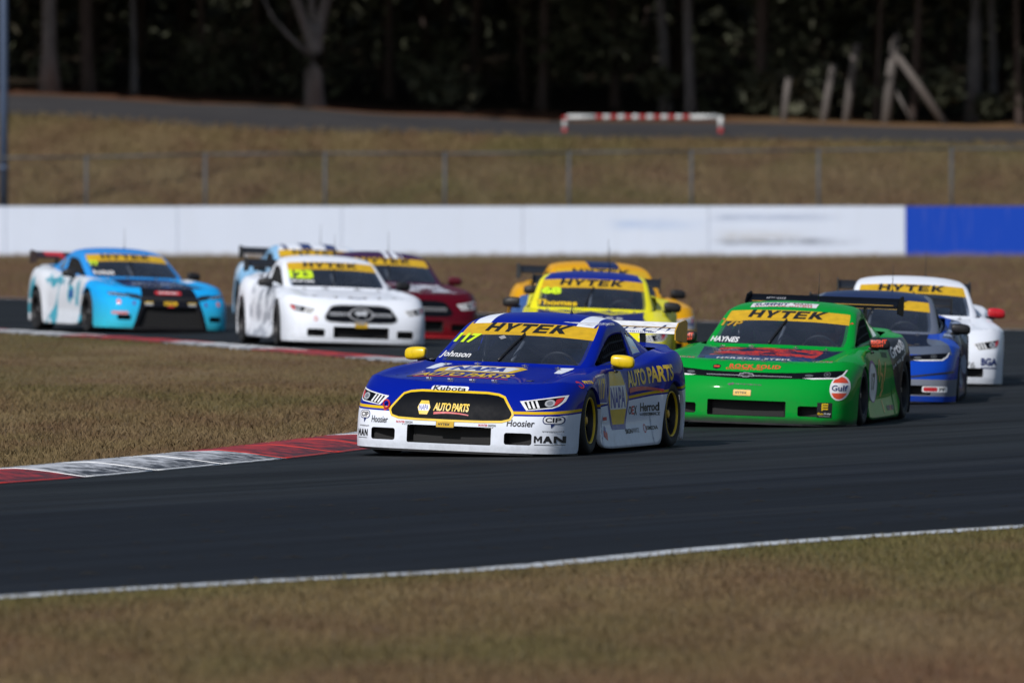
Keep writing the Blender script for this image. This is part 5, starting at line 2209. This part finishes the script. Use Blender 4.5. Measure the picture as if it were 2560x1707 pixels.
def swoosh(x0, x1, z, h, bend=.02, n=8):
    top, bot = [], []
    for k in range(n + 1):
        t = k / n
        x = x0 + (x1 - x0) * t
        zc = z + bend * (4 * t * (1 - t)) - bend * t * .6
        th = h * (1 - .55 * t)
        top.append((x, zc + th / 2)); bot.append((x, zc - th / 2))
    return [[bot[k], bot[k + 1], top[k + 1], top[k]] for k in range(n)]


# ---- the leading blue and white car
gr_ = A.poly([hexgrille()], 'F', GLOSSB, .0024, 'grille')
A.poly(ring_polys(hexgrille(), .019), 'F', YELP, .0036, 'grille_ring', parent=gr_)
A.poly([hexagon(-.245, .422, .118, .118, .30)], 'F', YELP, .0036)
A.poly([rect(-.245, .422, .098, .055)], 'F', WHITE, .0044)
A.text('NAPA', 'F', (-.245, .422), .088, .048, BLUEP, off=.0054)
A.text('AUTO PARTS', 'F', (.005, .432), .325, .070, YELP, bold=.03, shear=.12, spacing=.92, off=.0038)
A.poly(swoosh(-.15, .17, .376, .020, .012), 'F', REDP, .0038)
A.poly([rrect(-.225, .115, .568, .612, .02)], 'F', WHITE, .0032)
A.text('Kubota', 'F', (-.055, .590), .30, .040, INK, bold=.025, spacing=1.05, off=.0042)
plate_hytek(A, -.035, .283, .16, .05)
for x in (-.415, .345):
    A.text('PAYNTER', 'F', (x - .035, .289), .082, .020, REDP, off=.003)
    A.text('DIXON', 'F', (x + .045, .289), .066, .020, INK, off=.003)
    A.text('~5', 'F', (x + .02, .270), .08, .008, GREYP, off=.003)
A.text('Hoosier', 'F', (-.655, .303), .165, .060, INK, bold=.018, shear=.1)
A.text('Hoosier', 'F', (.635, .318), .235, .060, INK, bold=.018, shear=.1)
for x, z, w, sg in ((.880, .352, .125, 1), (-.815, .340, .10, -1)):
    A.poly([rrect(x - w * .56, x + w * .56, z - .036, z + .036, .03), [(x - .01, z - .034), (x + .02, z - .034), (x - .004, z - .072)]], 'F', NAVYP, .0028)
    A.poly([rrect(x - w * .50, x + w * .50, z - .030, z + .030, .026)], 'F', WHITE, .0036)
    A.text('CIP', 'F', (x, z), w * .80, .042, INK, bold=.03, off=.0046)
    A.text('~16', 'F', (x, z - .100), w * 1.1, .012, GREYP, off=.003)
A.decal(place(hytek_bm(0, 'MAN'), (.855, .182), .205, .060), 'F', INK, .003, 'lettering')
A.poly([rect(.855, .135, .20, .004)], 'F', INK, .003)
A.decal(place(hytek_bm(0, 'MAN'), (-.830, .180), .115, .060), 'F', INK, .003, 'lettering')
A.poly([rect(-.83, .135, .11, .004)], 'F', INK, .003)
# tow loop
_l = MB().tube([(.028 * math.cos(a_ * .3927), -.01, .034 * math.sin(a_ * .3927)) for a_ in range(17)], .008, 6).box((0, 0, -.045), (.045, .02, .03))
_o = link('tow_loop', _l.mesh(smooth=False), REDP, A.t)
_o.matrix_local = ROLL_M @ Matrix.Translation((-.60, -2.295, .440))
# hood
A.poly([[(-.50, -1.03), (-.34, -.86), (.20, -.86), (.30, -1.0), (.26, -1.38), (-.46, -1.38)]], 'T', YELP, .0024)
A.poly([[(-.42, -1.04), (-.30, -.91), (.15, -.91), (.23, -1.0), (.20, -1.31), (-.38, -1.31)]], 'T', WHITE, .0034)
A.text('NAPA', 'T', (-.10, -1.11), .50, .32, BLUEP, bold=.05, off=.0046)
A.text('AUTO PARTS', 'T', (-.10, -1.60), .86, .26, YELP, bold=.035, shear=.1, off=.0034)
A.poly(swoosh(-.52, .36, -1.80, .05, .04), 'T', REDP, .003)
A.text('117', 'F', (-.525, .985), .25, .080, LIME, bold=.05, shear=.2, off=.004)
A.text('Johnson', 'F', (-.535, .838), .32, .062, WHITE, bold=.02, shear=.25, off=.004)
A.poly([[(-.22, 1.005), (-.18, .985), (-.14, 1.0), (-.18, 1.022)]], 'F', GREYP, .004)
# left flank
A.poly([ellipse(-1.585, .652, .055, .030)], 'R', REDP, .0026)
A.poly([ellipse(-1.585, .652, .028, .015)], 'R', BLUEP, .0036)
A.text('PRTEK', 'R', (-1.36, .672), .24, .026, YELP, off=.003)
A.poly([[(-1.00, .475), (-.62, .465), (-.64, .735), (-1.02, .715)]], 'R', WHITE, .0022)
A.poly([[(-.985, .485), (-.635, .475), (-.65, .722), (-1.0, .704)]], 'R', BLUEP, .003)
A.text('117', 'R', (-.815, .60), .30, .185, YELP, bold=.05, shear=.1, off=.0038)
A.poly([hexagon(-.27, .50, .72, .54, .30)], 'R', BLUEP, .0024)
A.poly([hexagon(-.27, .51, .63, .47, .30)], 'R', YELP, .0032)
A.poly([rect(-.27, .515, .52, .21)], 'R', WHITE, .004)
A.text('NAPA', 'R', (-.27, .515), .47, .185, BLUEP, bold=.03, off=.005)
A.text('AUTO PARTS', 'R', (.68, .690), 1.18, .145, YELP, rot=2.5, bold=.035, shear=.1, spacing=.95, off=.0032)
A.poly(swoosh(.12, 1.02, .566, .045, .02), 'R', REDP, .003)
A.text('O', 'R', (.115, .392), .085, .075, INK, off=.003)
A.text('E', 'R', (.205, .392), .075, .075, REDP, bold=.03, off=.003)
A.text('X', 'R', (.29, .388), .085, .085, INK, off=.003)
A.text('Herrod', 'R', (.69, .412), .50, .078, INK, bold=.025, off=.003)
A.text('PERFORMANCE', 'R', (.74, .348), .42, .030, INK, shear=.1, bold=.015, off=.003)
lines(A, [[(.42, .355), (.53, .355)], [(.44, .344), (.53, .344)]], 'R', .007, NAVYP)
A.text('SIGN', 'R', (.03, .208), .22, .042, INK, bold=.03, off=.003)
A.text('WAYZ', 'R', (.25, .212), .20, .042, GREYP, off=.003)
A.poly(ring_polys(ellipse(.535, .222, .030, .030), .010), 'R', REDP, .003)
A.text('ESMEDIA', 'R', (.74, .224), .32, .034, INK, bold=.02, off=.003)
A.poly([rect(-.70, .335, .13, .03)], 'R', REDP, .003)
A.poly([rect(-.70, .308, .13, .014)], 'R', WHITE, .003)
A.poly([[(-.80, .18), (-.70, .14), (-.67, .20), (-.72, .245), (-.79, .225)]], 'R', REDP, .003)
A.poly([[(-.77, .235), (-.72, .205), (-.70, .255), (-.73, .275)]], 'R', BLUEP, .0036)
A.text('~5', 'R', (-.985, .385), .14, .022, INK, rot=88, off=.003)
lines(A, [[(-.99, .25), (-.95, .25)], [(-.99, .22), (-.95, .22)], [(-.99, .19), (-.95, .19)]], 'R', .014, REDP)
A.text('JETT JOHNSON', 'R', (.42, 1.140), .42, .026, WHITE, bold=.02, off=.003)
A.poly([rect(1.0, 1.045, .05, .04)], 'R', YELP, .003)


def wing_bvh(z, y=2.14):
    v = [q.co + Vector((0, y, z)) for q in WING.vertices]
    return BVHTree.FromPolygons(v, [tuple(p.vertices) for p in WING.polygons])


wb = wing_bvh(1.035)
A.text('arch', 'F', (.44, 1.078), .50, .058, NAVYP, bold=-.01, shear=.15, off=.002, bvh=wb)
A.decal(poly_bm([rect(.42, 1.085, .66, .006)]), 'F', GOLD, .0035, 'decal', wb)
A.text('~19', 'F', (.40, 1.046), .36, .010, NAVYP, off=.002, bvh=wb)

# ---- the bright green car
camaro_lights(G)
_bt = [(-.095, -.012), (-.035, -.012), (-.035, -.022), (.035, -.022), (.035, -.012), (.105, -.012), (.088, .013), (.035, .013), (.035, .024), (-.035, .024), (-.035, .013), (-.078, .013)]
_bt = [(x * .72 - .03, z * .72 + .520) for x, z in _bt]
G.poly([_bt], 'F', INK, .0036)
G.poly(ring_polys(_bt, .006), 'F', SILVER, .0046)
plate_hytek(G, -.048, .345, .17, .056)
G.poly([ellipse(.868, .420, .082, .124)], 'F', WHITE, .0026)
G.poly([[p for p in ellipse(.868, .420, .070, .110, 40) if p[1] > .460], [p for p in ellipse(.868, .420, .070, .110, 40) if p[1] < .380]], 'F', ORANGEP, .0034)
G.text('Gulf', 'F', (.868, .419), .128, .056, NAVYP, bold=.02, off=.0050)
G.poly([rect(.752, .198, .135, .150)], 'F', INK, .0026)
for k in range(3):
    x0, z0 = .755, .258 - k * .024
    G.poly([rect(x0, z0, .058, .013), rect(x0 - .024, z0 - .006, .012, .02)], 'F', YELP, .0036)
G.text('Elvin', 'F', (.718, .162), .052, .022, YELP, bold=.02, off=.0036)
G.text('Group', 'F', (.778, .162), .060, .022, WHITE, bold=.02, off=.0036)
G.text('~14', 'F', (.752, .138), .10, .008, GREYP, off=.0036)
G.text('ROCK SOLID', 'F', (.04, .604), .50, .036, ORANGEP, bold=.03, spacing=1.1, off=.003)
G.text('CONCRETING', 'F', (-.06, .578), .36, .016, ORANGEP, bold=.02, off=.003)
G.poly([[(-.375, .605), (-.335, .615), (-.295, .605), (-.298, .578), (-.335, .566), (-.372, .578)]], 'F', INK, .003)
G.poly([rect(-.335, .593, .055, .014)], 'F', ORANGEP, .004)
G.poly([[(-.20, .425), (-.175, .437), (-.15, .425), (-.175, .413)], [(-.175, .431), (-.15, .443), (-.125, .431), (-.15, .419)]], 'F', INK, .003)
G.text('~13', 'F', (.01, .428), .26, .014, plain('dark_green_print', (.004, .07, .02), .5), off=.003)
for sx, cx, cy in ((1, .66, -1.86), (-1, -.70, -1.86)):
    G.text('racing', 'T', (cx, cy - .05), .20, .05, WHITE, shear=.3, off=.003)
    G.text('~3', 'T', (cx + .03, cy + .02), .14, .05, ORANGEP, shear=.3, bold=.03, off=.003)
    G.poly([[(cx - .1, cy), (cx - .02, cy + .05), (cx - .02, cy + .02)]], 'T', YELP, .003)
G.text('HERZOG STEEL', 'T', (-.02, -1.86), .74, .11, WHITE, bold=.03, spacing=1.1, off=.003)
G.text('17P', 'F', (-.535, .985), .22, .055, GOLD, bold=.03, shear=.15, off=.004)
G.text('HAYNES', 'F', (-.545, .828), .30, .052, WHITE, bold=.03, shear=.2, off=.004)
for sx in (-1, 1):
    G.poly([[(sx * .62, 1.015), (sx * .66, 1.015), (sx * .64, 1.032)]], 'F', ORANGEP, .004)
G.poly([rect(-.09, .335, .66, .19)], 'T', WHITE, .003)
G.text('SUMMIT', 'T', (-.22, .345), .34, .11, NAVYP, bold=.03, off=.004)
G.text('EARTH', 'T', (.08, .378), .18, .055, INK, bold=.03, off=.004)
G.text('WORKS', 'T', (.10, .315), .18, .055, REDP, bold=.03, off=.004)
G.text('~22', 'T', (-.09, .262), .58, .03, REDP, bold=.01, off=.004)
G.poly([ellipse(-.42, .455, .285, .215)], 'R', plain('purple_print', (.20, .03, .28), .5), .0024)
G.poly([ellipse(-.42, .445, .25, .195)], 'R', WHITE, .0034)
G.text('17', 'R', (-.40, .45), .26, .17, INK, bold=.04, shear=.15, off=.0046)
lines(G, [[(-.05, .52), (.06, .64)], [(.0, .45), (.14, .60), (.10, .66)], [(.12, .38), (.22, .50), (.14, .52)], [(.05, .30), (.20, .36), (.24, .44)], [(.10, .24), (.12, .14)], [(.30, .46), (.44, .62)]], 'R', .035, GOLD)
G.text('Group', 'R', (1.02, .755), .50, .15, WHITE, rot=16, bold=.03, off=.0035)
G.text('live we grow', 'R', (1.02, .645), .46, .055, WHITE, rot=20, bold=.01, off=.0035)
G.text('~5', 'R', (.45, .71), .30, .06, plain('dark_green_print', (.004, .07, .02), .5), rot=-2, bold=.03, off=.003)
lines(G, [[(.35, .17), (.50, .17)], [(.58, .17), (.72, .17)]], 'R', .05, INK)
lines(G, [[(.52, .17), (.57, .17)]], 'R', .05, REDP)


def mirror_text(c, s, txt, mat):
    M = Matrix.Translation((s * .965, -.25, .835)) @ Matrix.Scale(1.02, 4)
    v = [M @ q.co for q in MIRROR[s].vertices]
    b = BVHTree.FromPolygons(v, [tuple(p.vertices) for p in MIRROR[s].polygons])
    c.text(txt, 'F', (s * .965, .855), .15, .040, mat, bold=.05, off=.002, bvh=b, rot=4)
    c.text(txt, 'F', (s * .955, .815), .12, .025, mat, bold=.05, off=.002, bvh=b, rot=4)


for s in (-1, 1):
    mirror_text(G, s, 'RIGHT', ORANGEP)
gw = wing_bvh(1.15)
G.decal(poly_bm([rect(0, 1.176, 1.44, .006)]), 'F', GOLD, .003, 'decal', gw)
G.text('~9', 'F', (-.50, 1.21), .20, .018, GREYP, off=.003, bvh=gw)

# ---- white car with the silver grille
hg = W1.poly([hexgrille(.93)], 'F', GLOSSB, .0024, 'grille')
W1.poly(ring_polys(hexgrille(.90), .018), 'F', SILVER, .0036, 'grille_ring', parent=hg)
W1.poly([rect(0, .452, .86, .012), rect(0, .425, .88, .010)], 'F', SILVER, .0034, 'grille_bar', parent=hg)
W1.poly([ellipse(0, .438, .17, .092)], 'F', GREYP, .0040, 'emblem_ring', parent=hg)
W1.poly([ellipse(0, .438, .148, .076)], 'F', GLOSSB, .0046, 'emblem_back', parent=hg)
W1.poly([[(-.10, .45), (-.05, .485), (.0, .478), (.06, .488), (.10, .46), (.06, .435), (.07, .405), (.03, .43), (-.03, .425), (-.06, .40), (-.05, .435)]], 'F', SILVER, .0052, 'horse_emblem', parent=hg)
plate_hytek(W1, 0, .295, .17, .07)
W1.text('123', 'F', (-.47, .955), .33, .115, LIME, bold=.06, shear=.1, off=.004)
W1.text('~7', 'F', (-.47, .862), .30, .030, WHITE, off=.004)
W1.poly([ellipse(0, -2.02, .14, .035)], 'T', NAVYP, .003)
W1.poly([ellipse(-.62, .37, .026, .034)], 'F', REDP, .003)
W1.poly([ellipse(-.62, .37, .014, .020)], 'F', WHITE, .004)
for x in (-.22, .22):
    W1.poly([[(x - .06, -.86), (x + .06, -.86), (x + .035, -.74), (x - .035, -.74)]], 'T', INK, .003)

# ---- maroon car and the pale car behind
for c_ in (MR, WC):
    hg = c_.poly([hexgrille(.95)], 'F', GLOSSB, .0024, 'grille')
    c_.poly([rect(0, .452, .86, .010), rect(0, .420, .88, .010)], 'F', GREYP, .0034, 'grille_bar', parent=hg)
    plate_hytek(c_, 0, .295, .16, .05)

# ---- sky blue car
LBC.poly([[(-.66, .57), (-.45, .545), (-.45, .52), (.45, .52), (.45, .545), (.66, .57), (.60, .50), (.45, .47), (.0, .46), (-.45, .47), (-.60, .50)]], 'F', INK, .0026, 'grille')
for s in (-1, 1):
    h = LBC.poly([[(s * .56, .525), (s * .70, .560), (s * .88, .572), (s * .86, .53), (s * .70, .51)]], 'F', GLOSSB, .0034, 'headlight')
    LBC.poly([[(s * .58, .517), (s * .70, .522), (s * .86, .543), (s * .87, .558), (s * .72, .535)]], 'F', SILVER, .0044, 'light_bar', parent=h)
    LBC.poly([ellipse(s * .80, .552, .03, .018)], 'F', LENS, .0046, 'lamp', parent=h)
    LBC.poly([rrect(s * .33 - .06, s * .33 + .06, .395, .432, .01)], 'F', GREYP, .003)
    LBC.poly([rect(s * .33, .436, .13, .012)], 'F', YELP, .0034)
    LBC.poly([ellipse(s * .76, .435, .030, .038)], 'F', plain('coral_print', (.62, .20, .20), .5), .003)
    LBC.poly([ellipse(s * .55, .42, .022, .03)], 'F', plain('violet_print', (.10, .06, .30), .5), .003)
LBC.poly([rrect(-.21, .19, .555, .600, .02)], 'F', REDP, .0036)
LBC.text('~10', 'F', (-.01, .578), .30, .022, WHITE, bold=.03, off=.0046)
LBC.text('~9', 'T', (.02, -1.52), .80, .18, plain('pale_blue_print', (.42, .52, .68), .5), bold=.04, off=.003)
plate_hytek(LBC, 0, .425, .20, .05)
LBC.poly([rect(0, .385, .09, .022)], 'F', REDP, .003)
LBC.poly([rrect(-.86, -.64, .255, .295, .012)], 'F', plain('coral_print', (.62, .20, .20), .5), .003)
LBC.text('77', 'F', (-.55, .985), .14, .07, LIME, bold=.06, off=.004)
LBC.text('~5', 'F', (-.48, .85), .30, .05, WHITE, bold=.03, off=.004)
LBC.text('~10', 'L', (-.55, .70), .85, .09, plain('teal_print', (.06, .36, .48), .5), bold=.02, off=.003)
LBC.poly([rect(.28, .52, .16, .12)], 'L', BLUEP, .003)

lw = wing_bvh(1.035)
LBC.decal(poly_bm([rect(-.45, 1.085, .30, .09)]), 'F', REDP, .002, 'decal', lw)

# ---- fluorescent yellow car
YL.text('68', 'F', (-.49, .985), .24, .085, LIME, bold=.06, off=.004)
YL.text('Thomas', 'F', (-.42, .845), .50, .062, YELP, bold=.04, off=.004)
for x in (-.22, .28):
    YL.poly([ellipse(x, -.82, .06, .08)], 'T', plain('fluoro_print', (.72, .68, .03), .5), .003)
YL.text('~5', 'T', (.12, -1.62), .62, .16, WHITE, bold=.04, off=.003)
hg = YL.poly([hexgrille(.95)], 'F', GLOSSB, .0024, 'grille')
plate_hytek(YL, 0, .295, .16, .05)

# ---- orange yellow car
hg = OR.poly([hexgrille(.95)], 'F', GLOSSB, .0024, 'grille')
plate_hytek(OR, 0, .295, .16, .05)
OR.poly([rrect(.76, .93, .40, .54, .03)], 'F', GREYP, .003)
OR.text('~4', 'F', (.845, .47), .13, .05, NAVYP, bold=.04, off=.004)

# ---- navy car
camaro_lights(NV, INK)
NV.poly([rrect(.64, .90, .160, .225, .015)], 'F', WHITE, .003)
NV.poly([rrect(.655, .80, .170, .215, .015)], 'F', REDP, .004)
NV.text('PF', 'F', (.85, .192), .06, .035, INK, off=.004)
lines(NV, [[(.20, .30), (.55, .33), (.95, .385)]], 'F', .02, INK)
plate_hytek(NV, 0, .40, .16, .05)
NV.poly([rect(.0, .99, .02, .02)], 'F', GREYP, .004)

# ---- white car with red mirrors
hg = BG.poly([hexgrille(.95)], 'F', GLOSSB, .0024, 'grille')
BG.text('BGA', 'F', (.80, .305), .19, .085, NAVYP, bold=.05, off=.003)
lines(BG, [[(.71, .235), (.89, .235)]], 'F', .012, NAVYP)
BG.text('176', 'F', (.56, .265), .16, .07, GREYP, bold=.04, off=.003)
plate_hytek(BG, 0, .295, .16, .05)

# ================================================================== DRIVERS
def skin_figure(chains, levels=1):
    """chains of (point, radius) grown into one skin; the first point of a chain may be an index tuple (chain, i)"""
    verts, rad, edges, idx = [], [], [], {}
    for ci, ch in enumerate(chains):
        prev = None
        for k, q in enumerate(ch):
            if isinstance(q[0], int):
                prev = idx[q]
                continue
            verts.append(q[0]); rad.append(q[1])
            idx[(ci, k)] = len(verts) - 1
            if prev is not None:
                edges.append((prev, len(verts) - 1))
            prev = len(verts) - 1
    me = bpy.data.meshes.new('person')
    me.from_pydata(verts, edges, [])
    o = bpy.data.objects.new('tmp', me)
    COL.objects.link(o)
    o.modifiers.new('skin', 'SKIN')
    sv = me.skin_vertices[0].data
    for i, r_ in enumerate(rad):
        sv[i].radius = r_ if isinstance(r_, tuple) else (r_, r_)
        sv[i].use_root = (i == 0)
    md = o.modifiers.new('sub', 'SUBSURF')
    md.levels = md.render_levels = levels
    dg = bpy.context.evaluated_depsgraph_get(); dg.update()
    out = bpy.data.meshes.new_from_object(o.evaluated_get(dg))
    bpy.data.objects.remove(o)
    out.polygons.foreach_set('use_smooth', [True] * len(out.polygons))
    return out


cx = .36
body = [((cx, .22, .30), (.16, .11)), ((cx, .27, .45), (.15, .11)), ((cx, .32, .60), (.17, .12)), ((cx, .345, .705), (.15, .10)), ((cx, .335, .77), .060), ((cx, .325, .86), (.080, .095)), ((cx, .32, .93), (.075, .085))]
chains = [body]
for s in (-1, 1):
    hx = cx + s * .155
    arm = [(0, 3), ((cx + s * .17, .33, .70), .068), ((cx + s * .255, .16, .60), .050), ((cx + s * .235, .03, .60), .044), ((hx + s * .01, -.13, .735), .032), ((hx, -.165, .765), (.034, .024))]
    chains.append(arm)
    ai = len(chains) - 1
    for k in range(4):
        dz = .028 - k * .019
        L = (.9, 1.0, .95, .78)[k]
        chains.append([(ai, 5), ((hx + s * .012, -.200, .765 + dz), .0095), ((hx + s * .004, -.200 - .030 * L, .770 + dz), .009), ((hx - s * .022, -.200 - .026 * L, .770 + dz), .0085), ((hx - s * .026, -.196, .768 + dz), .0075)])
    chains.append([(ai, 5), ((hx - s * .030, -.180, .790), .010), ((hx - s * .034, -.205, .806), .009)])
    chains.append([(0, 0), ((cx + s * .10, .05, .33), .085), ((cx + s * .12, -.28, .44), .066), ((cx + s * .11, -.60, .28), .050), ((cx + s * .11, -.66, .24), (.045, .05)), ((cx + s * .11, -.72, .33), (.04, .03))])
PERSON = skin_figure(chains)
HELM = MB()
_h = []
for k in range(13):
    a = math.pi * k / 12
    _h.append((.142 * math.cos(a), max(.002, .128 * math.sin(a) ** .8)))
HELM.lathe_x(_h, 24)
HELM.v = [Vector((q.y, q.z * 1.08, q.x)) for q in HELM.v]
HELM_ME = HELM.mesh(smooth=True)
VIS = MB()
for r_ in range(5):
    z = -.005 + .050 * r_ / 4
    for k in range(13):
        a = R(-140 + 100 * k / 12)
        q = .131 * math.sqrt(max(.1, 1 - (z / .16) ** 2))
        VIS.v.append(Vector((q * math.cos(a), q * 1.08 * math.sin(a), z)))
for r_ in range(4):
    for k in range(12):
        b_ = r_ * 13 + k
        VIS.f.append((b_, b_ + 1, b_ + 14, b_ + 13))
VIS_ME = VIS.mesh(smooth=True)
SUITS = {A: ((.05, .08, .26), (.05, .34, .66), 'person in a dark blue race suit and helmet driving the leading blue and white car'),
         G: ((.22, .26, .04), (.45, .05, .03), 'person in a dark yellow green race suit driving the bright green car'),
         LBC: ((.03, .04, .08), (.42, .42, .44), 'person in a dark race suit driving the sky blue car'),
         W1: ((.03, .03, .035), (.45, .45, .47), 'person in a black race suit driving the white car with silver grille'),
         MR: ((.05, .02, .02), (.30, .28, .27), 'person in a dark red race suit driving the maroon car'),
         WC: ((.04, .05, .07), (.35, .36, .38), 'person in a grey race suit driving the pale car hidden behind the white one'),
         YL: ((.02, .025, .10), (.50, .03, .03), 'person with a red helmet driving the fluorescent yellow car'),
         OR: ((.03, .03, .03), (.55, .20, .03), 'person with an orange helmet driving the orange yellow car'),
         NV: ((.02, .02, .05), (.22, .10, .50), 'person with a violet helmet driving the navy blue car'),
         BG: ((.03, .05, .08), (.05, .36, .48), 'person with a teal helmet driving the white car with red mirrors')}
for c_, (suit, helm, lb) in SUITS.items():
    o = link('person', PERSON, plain('race_suit', suit, .85))
    o.matrix_world = c_.t.matrix_basis @ ROLL_M if False else (Matrix.Translation(c_.t.location) @ Matrix.Rotation(c_.t.rotation_euler.z, 4, 'Z') @ Matrix.Diagonal((1, 1, c_.t.scale.z, 1)) @ ROLL_M)
    tag(o, lb, 'person', 'drivers of the race cars')
    h = link('helmet', HELM_ME, plain('helmet_paint', helm, .25, 0, .5), o)
    h.location = (cx, .31, .925)
    h.rotation_euler = (0, 0, R(-8))
    v = link('visor', VIS_ME, GLOSSB, h)
